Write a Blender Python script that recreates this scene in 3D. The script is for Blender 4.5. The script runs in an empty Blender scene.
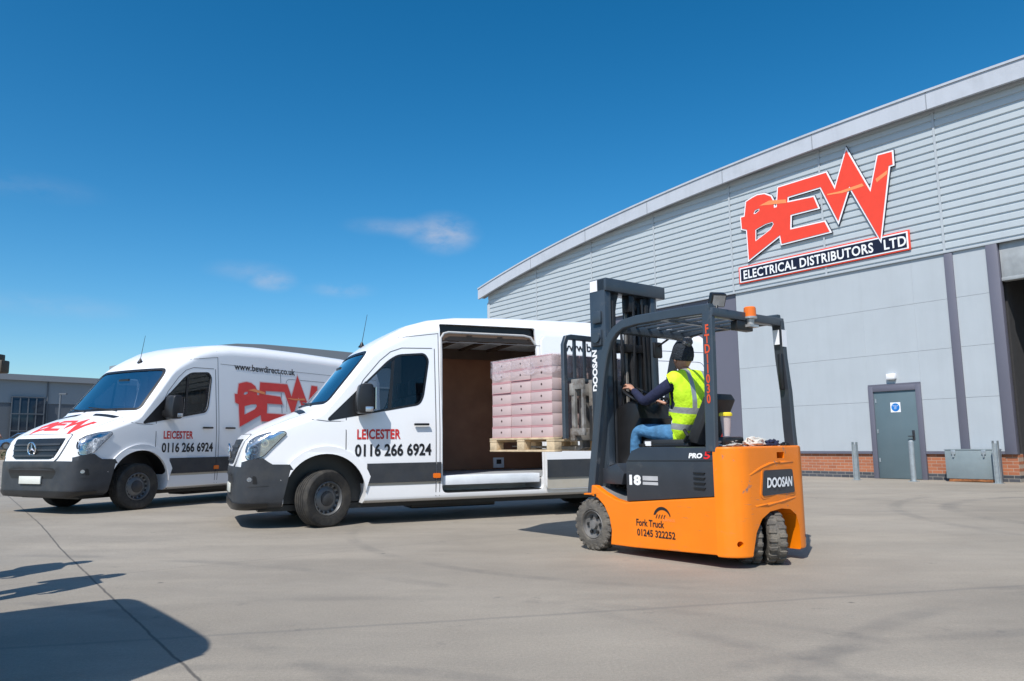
import bpy, bmesh, math, random
from mathutils import Vector, Matrix, noise
from mathutils.bvhtree import BVHTree
from mathutils.geometry import tessellate_polygon
random.seed(7)
S = bpy.context.scene
COL = S.collection
R = math.radians

# ------------------------------------------------------------------ materials
def nt(m):
    m.use_nodes = True
    t = m.node_tree
    t.nodes.clear()
    return t
def N(t, kind, **kw):
    n = t.nodes.new(kind)
    for k, v in kw.items():
        if k in n.inputs: n.inputs[k].default_value = v
        else: setattr(n, k, v)
    return n
def L(t, a, b): t.links.new(a, b)
def mixc(t, fac, a, b, mode='MIX'):
    n = t.nodes.new('ShaderNodeMix'); n.data_type = 'RGBA'; n.blend_type = mode
    if isinstance(fac, (int, float)): n.inputs[0].default_value = fac
    else: L(t, fac, n.inputs[0])
    for s, v in ((6, a), (7, b)):
        if isinstance(v, (tuple, list)): n.inputs[s].default_value = (*v[:3], 1)
        else: L(t, v, n.inputs[s])
    return n.outputs[2]
def ramp(t, src, pts):
    n = t.nodes.new('ShaderNodeValToRGB'); L(t, src, n.inputs[0])
    e = n.color_ramp.elements
    while len(e) < len(pts): e.new(.5)
    for i, (p, c) in enumerate(pts):
        e[i].position = p; e[i].color = (c, c, c, 1) if isinstance(c, (int, float)) else (*c, 1)
    return n.outputs[0]
def noise_tex(t, scale, detail=4, rough=.55, vec=None):
    n = N(t, 'ShaderNodeTexNoise', Scale=scale, Detail=detail, Roughness=rough)
    if vec is None:
        c = t.nodes.new('ShaderNodeTexCoord'); vec = c.outputs['Object']
    L(t, vec, n.inputs['Vector'])
    return n.outputs['Fac']
MATS = {}
def mat(name, col, rough=.5, metal=0., var=.12, scale=6., bump=0., bscale=60., coat=0., dirt=None, dirt_scale=3., dirt_lo=.55, dirt_hi=.75, spec=.5, scratch=None):
    if name in MATS: return MATS[name]
    m = bpy.data.materials.new(name); t = nt(m)
    o = N(t, 'ShaderNodeOutputMaterial'); p = N(t, 'ShaderNodeBsdfPrincipled')
    L(t, p.outputs[0], o.inputs[0])
    nz = noise_tex(t, scale)
    lo = tuple(c * (1 - var) for c in col); hi = tuple(min(1, c * (1 + var)) for c in col)
    c = mixc(t, ramp(t, nz, [(.3, 0.), (.7, 1.)]), lo, hi)
    if dirt:
        d = ramp(t, noise_tex(t, dirt_scale, 7, .7), [(dirt_lo, 0.), (dirt_hi, 1.)])
        c = mixc(t, d, c, dirt)
    if scratch:
        c0_ = t.nodes.new('ShaderNodeTexCoord'); mp_ = N(t, 'ShaderNodeMapping'); L(t, c0_.outputs['Object'], mp_.inputs[0]); mp_.inputs['Scale'].default_value = (2.2, 2.2, 26); mp_.inputs['Rotation'].default_value = (.05, .08, .0)
        a_ = ramp(t, noise_tex(t, 2.4, 8, .75, mp_.outputs[0]), [(.60, 0.), (.64, 1.)]); b_ = ramp(t, noise_tex(t, 1.7, 4, .6), [(.48, 0.), (.60, .8)])
        mm_ = N(t, 'ShaderNodeMath', operation='MULTIPLY'); L(t, a_, mm_.inputs[0]); L(t, b_, mm_.inputs[1])
        c = mixc(t, mm_.outputs[0], c, scratch)
    L(t, c, p.inputs['Base Color'])
    p.inputs['Metallic'].default_value = metal
    p.inputs['Specular IOR Level'].default_value = spec
    r = t.nodes.new('ShaderNodeMapRange'); L(t, noise_tex(t, scale * 2.3, 5), r.inputs[0])
    r.inputs[3].default_value = max(0, rough - .07); r.inputs[4].default_value = min(1, rough + .07)
    L(t, r.outputs[0], p.inputs['Roughness'])
    if coat: p.inputs['Coat Weight'].default_value = coat; p.inputs['Coat Roughness'].default_value = .06
    if bump:
        b = N(t, 'ShaderNodeBump', Strength=bump, Distance=.02)
        L(t, noise_tex(t, bscale, 5), b.inputs['Height']); L(t, b.outputs[0], p.inputs['Normal'])
    MATS[name] = m
    return m
def glass_mat(name, tint, gloss=.12, rough=.02):
    if name in MATS: return MATS[name]
    m = bpy.data.materials.new(name); t = nt(m)
    o = N(t, 'ShaderNodeOutputMaterial')
    tr = N(t, 'ShaderNodeBsdfTransparent'); tr.inputs[0].default_value = (*tint, 1)
    gl = N(t, 'ShaderNodeBsdfGlossy', Roughness=rough); gl.inputs[0].default_value = (1, 1, 1, 1)
    fr = N(t, 'ShaderNodeFresnel', IOR=1.5)
    ad = N(t, 'ShaderNodeMath', operation='ADD'); L(t, fr.outputs[0], ad.inputs[0]); ad.inputs[1].default_value = gloss
    mx = N(t, 'ShaderNodeMixShader'); L(t, ad.outputs[0], mx.inputs[0]); L(t, tr.outputs[0], mx.inputs[1]); L(t, gl.outputs[0], mx.inputs[2])
    L(t, mx.outputs[0], o.inputs[0]); MATS[name] = m
    return m

WHITE = mat('van_white_paint', (.80, .81, .825), .32, var=.006, coat=.5, spec=.5)
WHITE_LOW = mat('van_white_dusty', (.44, .41, .35), .45, var=.10, scale=5, dirt=(.38, .34, .27), dirt_scale=5, dirt_lo=.48, dirt_hi=.78)
TRIM = mat('grey_bumper_plastic', (.029, .033, .040), .5, var=.15, dirt=(.055, .055, .053), dirt_scale=4, dirt_lo=.45, dirt_hi=.85)
BLACKP = mat('black_plastic', (.012, .012, .013), .38, var=.2)
SEAM = mat('panel_gap', (.10, .10, .11), .8, var=.05)
RUBBER = mat('tyre_rubber', (.022, .021, .02), .82, var=.25, scale=14, bump=.25, bscale=40, dirt=(.07, .062, .05), dirt_scale=6, dirt_lo=.45, dirt_hi=.8)
RUBBER_D = mat('dusty_solid_rubber', (.085, .078, .07), .9, var=.25, scale=18, bump=.5, bscale=50, dirt=(.17, .15, .12), dirt_scale=8, dirt_lo=.4, dirt_hi=.75)
RIM = mat('steel_rim_grey', (.16, .165, .17), .42, .5, var=.15)
HUB = mat('hub_cap_dark', (.035, .037, .04), .45, var=.1)
CHROME = mat('chrome_trim', (.75, .76, .78), .12, 1., var=.03)
LENS = mat('headlamp_reflector', (.50, .53, .56), .18, .75, var=.25, scale=9)
LENSC = glass_mat('headlamp_cover', (.93, .95, .97), .06)
GLASS = glass_mat('window_glass', (.62, .66, .70), .0)
SCREEN = glass_mat('windscreen_glass', (.50, .58, .66), .38)
INT = mat('cab_interior_dark', (.022, .022, .025), .8, var=.2)
PLY = mat('plywood_lining', (.29, .125, .065), .6, var=.2, scale=2.2)
CARGO = mat('cargo_floor_grey', (.33, .35, .37), .5, var=.15, dirt=(.2, .19, .18))
STEP = mat('step_plate_pale', (.68, .72, .76), .35, var=.08)
AMBER = mat('amber_lens', (.75, .16, .015), .25, var=.05)
REDL = mat('red_lens', (.45, .01, .01), .25, var=.05)
LOGO_RED = mat('logo_red', (.76, .055, .024), .4, var=.03)
LOGO_RED_VAN = mat('logo_red_van_print', (.70, .045, .04), .45, var=.06)
LOGO_PINK = mat('logo_pale_edge', (.72, .55, .55), .45, var=.03)
LOGO_OR = mat('logo_orange_flash', (.85, .26, .09), .35, var=.1, scale=2)
SIGN_W = mat('sign_white', (.78, .78, .8), .4, var=.02)
SIGN_N = mat('sign_navy', (.008, .012, .032), .5, var=.05, spec=.25)
TXT_BLK = mat('lettering_black', (.012, .012, .015), .4, var=.05)
TXT_RED = mat('lettering_red', (.55, .02, .02), .4, var=.05)
TXT_WHT = mat('lettering_white', (.78, .78, .78), .4, var=.03)
TXT_OR = mat('lettering_orange', (.60, .075, .02), .45, var=.1)
PLATE = mat('number_plate_white', (.62, .63, .58), .35, var=.03)
ORANGE = mat('truck_orange_paint', scratch=(.40, .16, .06), col=(.82, .195, .002), rough=.34, var=.05, scale=3, coat=.15, dirt=(.42, .12, .035), dirt_scale=5.5, dirt_lo=.62, dirt_hi=.8, bump=.02, bscale=90)
ORANGE_CW = mat('truck_orange_casting', scratch=(.28, .18, .14), col=(.82, .20, .002), rough=.38, var=.06, scale=3, coat=.15, dirt=(.22, .15, .13), dirt_scale=8., dirt_lo=.62, dirt_hi=.66, bump=.05, bscale=30)
TGREY = mat('truck_charcoal', scratch=(.09, .09, .09), col=(.028, .033, .042), rough=.38, var=.12, scale=5, coat=.15, dirt=(.07, .07, .07), dirt_scale=7, dirt_lo=.6, dirt_hi=.8)
TBLUE = mat('guard_steel_slate', (.035, .048, .064), .42, var=.1, scale=4, coat=.2, dirt=(.09, .09, .09), dirt_scale=6, dirt_lo=.6, dirt_hi=.8)
MASTM = mat('mast_greasy_steel', (.018, .018, .02), .45, .3, var=.4, scale=7)
STEELW = mat('worn_steel', (.26, .25, .235), .55, .25, var=.35, scale=6, dirt=(.10, .07, .05), dirt_scale=8, dirt_lo=.5, dirt_hi=.7)
FLOORM = mat('floor_plate_grey', (.22, .22, .22), .6, .3, var=.2)
VINYL = mat('seat_vinyl', (.02, .021, .023), .5, var=.15, bump=.1, bscale=120)
SKIN = mat('skin', (.42, .22, .15), .5, var=.08)
JEANS = mat('denim_blue', (.055, .17, .32), .85, var=.30, scale=16, bump=.5, bscale=25)
NAVY = mat('jumper_navy', (.008, .012, .042), .9, var=.2, scale=20, bump=.4, bscale=22)
KNIT = mat('beanie_dark_knit', (.018, .025, .036), .95, var=.4, scale=60, bump=1., bscale=90)
KNITP = mat('pompom_grey_knit', (.13, .135, .15), 1., var=.7, scale=50, bump=1., bscale=70)
SHOE = mat('boot_leather', (.02, .016, .012), .6)
PINE = mat('pallet_wood', (.54, .42, .27), .75, var=.25, scale=9, dirt=(.38, .25, .13), dirt_scale=5, bump=.2, bscale=50)
CARD = mat('carton_pinkish_card', (.50, .385, .375), .5, var=.06, scale=3, dirt=(.50, .33, .33), dirt_scale=2.2, dirt_lo=.5, dirt_hi=.75)
CARDP = mat('carton_pink_print', (.48, .23, .245), .55, var=.08)
CARDD = mat('carton_hand_hole', (.07, .04, .04), .8)
CLAD = mat('cladding_pale_grey_blue', (.395, .43, .458), .5, var=.035, scale=1.1, spec=.4)
CLADR = mat('ribbed_cladding_grey', (.43, .475, .50), .42, var=.03, scale=.6)
FASC = mat('fascia_light_grey', (.46, .485, .53), .4, var=.03, scale=.5, dirt=(.36, .38, .41), dirt_scale=.8, dirt_lo=.5, dirt_hi=.8)
SOFF = mat('soffit_grey', (.25, .27, .30), .6, var=.05)
PURP = mat('flashing_purple_grey', (.118, .118, .152), .5, var=.04, scale=.7)
DOORM = mat('door_blue_grey', (.10, .145, .165), .42, var=.05, scale=2)
GALV = mat('galvanised_steel', (.34, .38, .40), .42, .4, var=.15, scale=12)
SKIP = mat('grey_painted_steel', (.20, .245, .26), .5, var=.06, dirt=(.22, .25, .26), dirt_scale=4)
RUST = mat('rusty_steel', (.26, .10, .035), .85, var=.4, scale=12)
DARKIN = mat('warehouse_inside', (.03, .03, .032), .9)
RACKB = mat('rack_orange', (.45, .10, .02), .5)
BOXW = mat('stock_white', (.5, .5, .5), .6)
BOXB = mat('stock_brown', (.30, .19, .10), .7)
FARW = mat('far_cladding', (.24, .27, .30), .6, var=.04, scale=.2)
FARD = mat('far_cladding_dark', (.10, .115, .135), .6, var=.04, scale=.2)
FARR = mat('far_roof', (.22, .235, .255), .6, var=.05, scale=.2)
FARG = mat('far_office_glass', (.02, .03, .045), .12, var=.3, scale=.4)
CARB = mat('car_blue', (.03, .12, .28), .25, coat=.8)
LEAF = mat('hedge_leaf', (.05, .075, .03), .8, var=.5, scale=3)
EARTH = mat('verge_soil', (.12, .09, .055), .95, var=.3)
KERB = mat('kerb_concrete', (.36, .34, .31), .85, var=.1)
RAGM = mat('rag_offwhite', (.55, .53, .48), .9, var=.1, bump=.4, bscale=30)

def streaks(m, k=.10):
    t = m.node_tree; p = [n for n in t.nodes if n.type == 'BSDF_PRINCIPLED'][0]; src = p.inputs['Base Color'].links[0].from_socket
    c0_ = t.nodes.new('ShaderNodeTexCoord'); mp_ = N(t, 'ShaderNodeMapping'); L(t, c0_.outputs['Object'], mp_.inputs[0]); mp_.inputs['Scale'].default_value = (3.2, 1, .22)
    f = ramp(t, noise_tex(t, 1.6, 7, .65, mp_.outputs[0]), [(.45, 0.), (.75, k)])
    L(t, mixc(t, f, src, (.16, .165, .17)), p.inputs['Base Color'])
for m_ in (CLAD, CLADR, DOORM): streaks(m_, .07)
streaks(FASC, .12)
def brick_mat():
    m = bpy.data.materials.new('red_brick'); t = nt(m)
    o = N(t, 'ShaderNodeOutputMaterial'); p = N(t, 'ShaderNodeBsdfPrincipled', Roughness=.85); L(t, p.outputs[0], o.inputs[0])
    tc = N(t, 'ShaderNodeTexCoord'); sp = N(t, 'ShaderNodeSeparateXYZ'); cb = N(t, 'ShaderNodeCombineXYZ')
    L(t, tc.outputs['Object'], sp.inputs[0]); L(t, sp.outputs[0], cb.inputs[0]); L(t, sp.outputs[2], cb.inputs[1])
    def bricks(c1, c2, mo):
        b = N(t, 'ShaderNodeTexBrick', Scale=1.); b.inputs['Brick Width'].default_value = .225; b.inputs['Row Height'].default_value = .075
        b.inputs['Mortar Size'].default_value = .006; b.inputs['Mortar Smooth'].default_value = .2; b.inputs['Bias'].default_value = -.2
        b.inputs['Color1'].default_value = (*c1, 1); b.inputs['Color2'].default_value = (*c2, 1); b.inputs['Mortar'].default_value = (*mo, 1)
        L(t, cb.outputs[0], b.inputs['Vector']); return b
    a = bricks((.43, .155, .075), (.33, .11, .055), (.42, .31, .24)); d = bricks((.075, .08, .095), (.045, .05, .06), (.30, .28, .25))
    mr = N(t, 'ShaderNodeMath', operation='GREATER_THAN'); L(t, sp.outputs[2], mr.inputs[0]); mr.inputs[1].default_value = .15
    c = mixc(t, mr.outputs[0], d.outputs[0], a.outputs[0])
    c = mixc(t, .25, c, mixc(t, noise_tex(t, 8, 5), (.2, .2, .2), (1, 1, 1)), 'MULTIPLY')
    L(t, c, p.inputs['Base Color'])
    bp = N(t, 'ShaderNodeBump', Strength=.4, Distance=.01); L(t, a.outputs['Fac'], bp.inputs['Height']); bp.invert = True
    L(t, bp.outputs[0], p.inputs['Normal'])
    return m
BRICK = brick_mat()

def vest_mat():
    m = bpy.data.materials.new('hi_vis_yellow'); t = nt(m)
    o = N(t, 'ShaderNodeOutputMaterial'); p = N(t, 'ShaderNodeBsdfPrincipled', Roughness=.7); L(t, p.outputs[0], o.inputs[0])
    L(t, mixc(t, noise_tex(t, 9, 4), (.50, .80, .01), (.62, .92, .03)), p.inputs['Base Color'])
    bp = N(t, 'ShaderNodeBump', Strength=.5, Distance=.03); L(t, noise_tex(t, 14, 4), bp.inputs['Height']); L(t, bp.outputs[0], p.inputs['Normal'])
    return m
VEST = vest_mat()
REFL = mat('reflective_tape', (.36, .38, .39), .35, .3, var=.1, bump=.3, bscale=20)

def wrap_mat():
    m = bpy.data.materials.new('stretch_film'); t = nt(m)
    o = N(t, 'ShaderNodeOutputMaterial')
    tr = N(t, 'ShaderNodeBsdfTransparent'); df = N(t, 'ShaderNodeBsdfPrincipled', Roughness=.25)
    df.inputs['Base Color'].default_value = (.70, .62, .66, 1)
    f = ramp(t, noise_tex(t, 5, 6, .7), [(.38, .08), (.74, .55)])
    mx = N(t, 'ShaderNodeMixShader'); L(t, f, mx.inputs[0]); L(t, tr.outputs[0], mx.inputs[1]); L(t, df.outputs[0], mx.inputs[2])
    bp = N(t, 'ShaderNodeBump', Strength=.8, Distance=.03); L(t, noise_tex(t, 22, 4), bp.inputs['Height']); L(t, bp.outputs[0], df.inputs['Normal'])
    L(t, mx.outputs[0], o.inputs[0]); return m
WRAP = wrap_mat()

# ------------------------------------------------------------------ mesh helpers
def finish(me, ang=35):
    """smooth faces, sharp edges above the angle"""
    bm = bmesh.new(); bm.from_mesh(me)
    for f in bm.faces: f.smooth = True
    a = R(ang)
    for e in bm.edges:
        if len(e.link_faces) == 2: e.smooth = e.calc_face_angle(0) < a
        else: e.smooth = False
    bm.to_mesh(me); bm.free()
def link(name, me, m, parent=None, label=None):
    o = bpy.data.objects.new(name, me); COL.objects.link(o)
    if m is not None:
        for x in (m if isinstance(m, (list, tuple)) else [m]): me.materials.append(x)
    if parent is not None: o.parent = parent
    if label: o['label'] = label
    return o
def empty(name, loc=(0, 0, 0), rz=0., parent=None):
    o = bpy.data.objects.new(name, None); COL.objects.link(o); o.location = loc; o.rotation_euler = (0, 0, rz)
    o.empty_display_size = .2
    if parent is not None: o.parent = parent
    return o
def tag(o, label, cat, group=None, kind=None):
    if label: o['label'] = label
    if cat: o['category'] = cat
    if group: o['group'] = group
    if kind: o['kind'] = kind
    return o
def copy_tree(o, parent=None):
    c = o.copy(); COL.objects.link(c); c.parent = parent
    for ch in list(o.children): copy_tree(ch, c)
    return c
class MB:
    def __init__(s): s.bm = bmesh.new()
    def _add(s, vs, fs):
        v = [s.bm.verts.new(p) for p in vs]
        out = []
        for f in fs:
            try: out.append(s.bm.faces.new([v[i] for i in f]))
            except ValueError: pass
        return v, out
    def box(s, a, b, bev=0., M=None, seg=2):
        x0, y0, z0 = a; x1, y1, z1 = b
        vs = [(x0,y0,z0),(x1,y0,z0),(x1,y1,z0),(x0,y1,z0),(x0,y0,z1),(x1,y0,z1),(x1,y1,z1),(x0,y1,z1)]
        v, f = s._add(vs, [(0,3,2,1),(4,5,6,7),(0,1,5,4),(1,2,6,5),(2,3,7,6),(3,0,4,7)])
        if bev:
            es = list({e for x in f for e in x.edges})
            r = bmesh.ops.bevel(s.bm, geom=es, offset=bev, segments=seg, profile=.5, affect='EDGES')
            v = list({q for x in r['faces'] for q in x.verts} | {q for q in v if q.is_valid})
        if M is not None:
            for q in v: q.co = M @ q.co
        return s
    def prism(s, poly, axis, a, b, bev=0., M=None):
        """poly in the two other axes (x,z for axis y; y,z for axis x; x,y for axis z)"""
        def P(p, t):
            return {'y': (p[0], t, p[1]), 'x': (t, p[0], p[1]), 'z': (p[0], p[1], t)}[axis]
        n = len(poly)
        vs = [P(p, a) for p in poly] + [P(p, b) for p in poly]
        v, f = s._add(vs, [tuple(range(n)), tuple(range(2*n-1, n-1, -1))] + [(i, (i+1) % n + 0, (i+1) % n + n, i + n) for i in range(n)])
        bmesh.ops.recalc_face_normals(s.bm, faces=f)
        if bev:
            es = list({e for x in f[:2] for e in x.edges})
            r = bmesh.ops.bevel(s.bm, geom=es, offset=bev, segments=2, profile=.5, affect='EDGES')
            v = list({q for x in r['faces'] for q in x.verts} | {q for q in v if q.is_valid})
        if M is not None:
            for q in v: q.co = M @ q.co
        return s
    def lathe(s, prof, seg=32, M=None, close=False):
        """profile of (radius, height) revolved about z"""
        rings = []
        for r, h in prof:
            rings.append([s.bm.verts.new((r*math.cos(2*math.pi*k/seg), r*math.sin(2*math.pi*k/seg), h)) for k in range(seg)] if r > 1e-6 else [s.bm.verts.new((0, 0, h))])
        idx = list(range(len(rings)-1)) + ([len(rings)-1] if close else [])
        for i in idx:
            A, B = rings[i], rings[(i+1) % len(rings)]
            for k in range(seg):
                k2 = (k+1) % seg
                if len(A) > 1 and len(B) > 1: s.bm.faces.new((A[k], A[k2], B[k2], B[k]))
                elif len(A) > 1: s.bm.faces.new((A[k], A[k2], B[0]))
                elif len(B) > 1: s.bm.faces.new((A[0], B[k2], B[k]))
        if M is not None:
            for ring in rings:
                for q in ring: q.co = M @ q.co
        return s
    def cyl(s, p, q, r, r2=None, seg=16):
        p, q = Vector(p), Vector(q); d = q - p; h = d.length
        M = Matrix.Translation(p) @ d.to_track_quat('Z', 'Y').to_matrix().to_4x4()
        r2 = r if r2 is None else r2
        return s.lathe([(0, 0), (r, 0), (r2, h), (0, h)], seg, M)
    def tube(s, pts, r, seg=10, rect=None, up=(0, 1, 0), closed=False):
        """sweep a circle or a rectangle (w along up, h across) along points"""
        pts = [Vector(p) for p in pts]; n = len(pts); rings = []
        for i, p in enumerate(pts):
            if closed: d = (pts[(i+1) % n] - pts[i-1]).normalized()
            else: d = (pts[min(i+1, n-1)] - pts[max(i-1, 0)]).normalized()
            u = Vector(up); u = (u - d * u.dot(d))
            if u.length < 1e-4: u = Vector((1, 0, 0)) - d * d.x
            u.normalize(); w = d.cross(u)
            if rect:
                a, b = rect[0]/2, rect[1]/2; c = min(a, b) * .3
                prof = [(a, b-c), (a-c, b), (-a+c, b), (-a, b-c), (-a, -b+c), (-a+c, -b), (a-c, -b), (a, -b+c)]
                rings.append([s.bm.verts.new(p + u*x + w*y) for x, y in prof])
            else:
                rr = r[i] if isinstance(r, (list, tuple)) else r
                rings.append([s.bm.verts.new(p + (u*math.cos(2*math.pi*k/seg) + w*math.sin(2*math.pi*k/seg))*rr) for k in range(seg)])
        m = len(rings[0])
        for i in range(n if closed else n-1):
            A, B = rings[i], rings[(i+1) % n]
            for k in range(m): s.bm.faces.new((A[k], A[(k+1) % m], B[(k+1) % m], B[k]))
        if not closed:
            s.bm.faces.new(rings[0]); s.bm.faces.new(rings[-1][::-1])
        return s
    def raw(s, vs, fs, M=None):
        if M is not None: vs = [M @ Vector(v) for v in vs]
        s._add(vs, fs); return s
    def mesh(s, name, ang=35, recalc=True):
        if recalc: bmesh.ops.recalc_face_normals(s.bm, faces=s.bm.faces)
        me = bpy.data.meshes.new(name); s.bm.to_mesh(me); s.bm.free()
        finish(me, ang); return me
    def parts(s, name, m, parent=None, ang=35):
        """every separate piece becomes a part of its own"""
        bmesh.ops.recalc_face_normals(s.bm, faces=s.bm.faces)
        left = set(s.bm.verts); out = []
        s.bm.verts.ensure_lookup_table()
        for v0 in list(s.bm.verts):
            if v0 not in left: continue
            st = [v0]; left.discard(v0); isl = [v0]
            while st:
                a = st.pop()
                for e in a.link_edges:
                    o_ = e.other_vert(a)
                    if o_ in left: left.discard(o_); st.append(o_); isl.append(o_)
            ix = {q: i for i, q in enumerate(isl)}; fs = {f for q in isl for f in q.link_faces}
            me = bpy.data.meshes.new(name); me.from_pydata([tuple(q.co) for q in isl], [], [[ix[q] for q in f.verts] for f in fs]); finish(me, ang)
            out.append(link(name, me, m, parent))
        s.bm.free(); return out
    def build(s, name, m, parent=None, ang=35, label=None, recalc=True):
        return link(name, s.mesh(name, ang, recalc), m, parent, label)

def boolean(me, cutters, op='DIFFERENCE'):
    """mesh with MB cutters taken away; returns a new mesh (retries with a nudged cutter if the solver collapses)"""
    def vol(m_):
        b_ = bmesh.new(); b_.from_mesh(m_); v_ = b_.calc_volume(); n_ = sum(1 for e in b_.edges if not e.is_manifold); b_.free(); return v_, n_
    for c in cutters:
        bmesh.ops.recalc_face_normals(c.bm, faces=c.bm.faces)
        cm = bpy.data.meshes.new('cut'); c.bm.to_mesh(cm); c.bm.free(); v0 = vol(me)[0]
        for k in range(6):
            o = bpy.data.objects.new('tmp', me); COL.objects.link(o)
            co_ = bpy.data.objects.new('cut', cm); COL.objects.link(co_); co_.location = (.0011*k, -.0007*k, .0013*k)
            md = o.modifiers.new('b', 'BOOLEAN'); md.operation = op; md.object = co_; md.solver = 'EXACT' if k < 3 else 'FAST'
            dg = bpy.context.evaluated_depsgraph_get(); dg.update()
            out = bpy.data.meshes.new_from_object(o.evaluated_get(dg))
            bpy.data.objects.remove(o); bpy.data.objects.remove(co_)
            v1, nm = vol(out)
            if v1 > v0*.12 and v1 < v0*1.001 and nm == 0: break
            print('boolean retry', k, v0, v1, nm)
        me = out
    return me

def text2d(s, size, sx=1., bold=0., align='LEFT', spacing=1.):
    cu = bpy.data.curves.new('t', 'FONT'); cu.body = s; cu.size = size; cu.align_x = align; cu.offset = bold; cu.space_character = spacing; cu.resolution_u = 3
    o = bpy.data.objects.new('t', cu); COL.objects.link(o)
    dg = bpy.context.evaluated_depsgraph_get(); dg.update()
    me = bpy.data.meshes.new_from_object(o.evaluated_get(dg))
    vs = [(v.co.x*sx, v.co.y) for v in me.vertices]; fs = [tuple(p.vertices) for p in me.polygons]
    bpy.data.objects.remove(o); bpy.data.meshes.remove(me); bpy.data.curves.remove(cu)
    return vs, fs
def put_text(name, s, mapf, size, m, parent, **kw):
    """mapf((x,y)) -> 3D; text must be readable from the mapped front"""
    vs, fs = text2d(s, size, **kw)
    b = MB(); b.raw([mapf(v) for v in vs], fs)
    return b.build(name, m, parent, recalc=False)

def tess(outer, holes=()):
    rings = [[Vector((x, y, 0)) for x, y in outer]] + [[Vector((x, y, 0)) for x, y in h] for h in holes]
    flat = [p for r in rings for p in r]
    tris = tessellate_polygon(rings)
    return [(p.x, p.y) for p in flat], [tuple(t) for t in tris]
def offset_poly(poly, d):
    """miter offset, outward for d>0"""
    n = len(poly); A = sum(poly[i][0]*poly[(i+1) % n][1] - poly[(i+1) % n][0]*poly[i][1] for i in range(n))
    sg = 1 if A > 0 else -1; out = []
    for i in range(n):
        p0, p1, p2 = Vector(poly[i-1]), Vector(poly[i]), Vector(poly[(i+1) % n])
        a = (p1-p0).normalized(); b = (p2-p1).normalized()
        na = Vector((a.y, -a.x))*sg; nb = Vector((b.y, -b.x))*sg
        m = na + nb
        if m.length < .1: m = na
        m.normalize(); k = min(2.6, 1/max(.3, m.dot(na)))
        out.append(tuple(p1 + m*d*k))
    return out
def arc(cx, cy, r, a0, a1, n):
    return [(cx + r*math.cos(R(a0 + (a1-a0)*i/n)), cy + r*math.sin(R(a0 + (a1-a0)*i/n))) for i in range(n+1)]
def round_poly(poly, r, n=4):
    out = []; m = len(poly)
    for i in range(m):
        p0, p1, p2 = Vector(poly[i-1]), Vector(poly[i]), Vector(poly[(i+1) % m])
        rr = r[i] if isinstance(r, (list, tuple)) else r
        a = (p0-p1); b = (p2-p1); k = min(rr, a.length*.45, b.length*.45)
        if k < 1e-4: out.append(tuple(p1)); continue
        A = p1 + a.normalized()*k; B = p1 + b.normalized()*k
        for j in range(n+1):
            t = j/n; out.append(tuple(A*(1-t)**2 + p1*2*t*(1-t) + B*t*t))
    return out

class Drape:
    """projects flat outlines onto a hull so that panels, lamps and lettering follow its curve"""
    def __init__(s, bm): s.t = BVHTree.FromBMesh(bm)
    def patch(s, outer, O, e1, e2, D, off=.003, thick=0., step=.08, holes=(), flat=False):
        O, e1, e2, D = Vector(O), Vector(e1), Vector(e2), Vector(D).normalized()
        vs, fs = tess(outer, holes)
        bm = bmesh.new(); v = [bm.verts.new((x, y, 0)) for x, y in vs]
        for f in fs:
            try: bm.faces.new([v[i] for i in f])
            except ValueError: pass
        if step:
            xs = [p[0] for p in outer]; ys = [p[1] for p in outer]
            for ax, lo, hi in ((0, min(xs), max(xs)), (1, min(ys), max(ys))):
                n = int((hi-lo)/step)
                for k in range(1, n+1):
                    c = [0, 0, 0]; c[ax] = lo + (hi-lo)*k/(n+1); nn = [0, 0, 0]; nn[ax] = 1
                    bmesh.ops.bisect_plane(bm, geom=bm.verts[:]+bm.edges[:]+bm.faces[:], plane_co=c, plane_no=nn)
        last = 2.
        for q in bm.verts:
            P = O + e1*q.co.x + e2*q.co.y
            h = s.t.ray_cast(P, D)
            if h[0] is None:
                h = s.t.find_nearest(P + D*last)
                q.co = h[0] - D*off
            else:
                last = h[3]; q.co = h[0] - D*off
        if thick:
            be = [e for e in bm.edges if e.is_boundary]
            r = bmesh.ops.extrude_edge_only(bm, edges=be)
            for g in r['geom']:
                if isinstance(g, bmesh.types.BMVert): g.co += D*thick
        bm.normal_update()
        f0 = sum((f.normal.dot(D)*f.calc_area() for f in bm.faces), 0)
        if f0 > 0 and not thick: bmesh.ops.reverse_faces(bm, faces=bm.faces)
        if thick: bmesh.ops.recalc_face_normals(bm, faces=bm.faces)
        return bm
def bm_obj(name, bm, m, parent, ang=35, label=None):
    me = bpy.data.meshes.new(name); bm.to_mesh(me); bm.free(); finish(me, ang)
    return link(name, me, m, parent, label)

# logo outline, metres on the wall sign (x right, y up)
def wall_px(px):
    """photograph measurements of the sign turned into metres on the wall plane"""
    f = 757.62; pit = .13395; ro = .0130; C = Vector((0, 0, .98978))
    F = Vector((0, math.cos(pit), math.sin(pit))); U = Vector((0, -math.sin(pit), math.cos(pit))); X = Vector((1, 0, 0))
    R2 = X*math.cos(ro) - U*math.sin(ro); U2 = X*math.sin(ro) + U*math.cos(ro)
    r = F + R2*(px[0]-512)/f - U2*(px[1]-340.5)/f
    a = -.915298; O = Vector((8.99718, 18.91174, 0)); u = Vector((math.cos(a), math.sin(a), 0)); d = Vector((-math.sin(a), math.cos(a), 0))
    O = O + d*-.08
    t = (O-C).dot(d)/r.dot(d); P = C + r*t - O
    return (P.dot(u), P.z)
i1 = lambda x, y: wall_px((735+x/5.24, 140+y/5.24))
i2 = lambda x, y: wall_px((820+x/5.24, 140+y/5.24))
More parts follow.
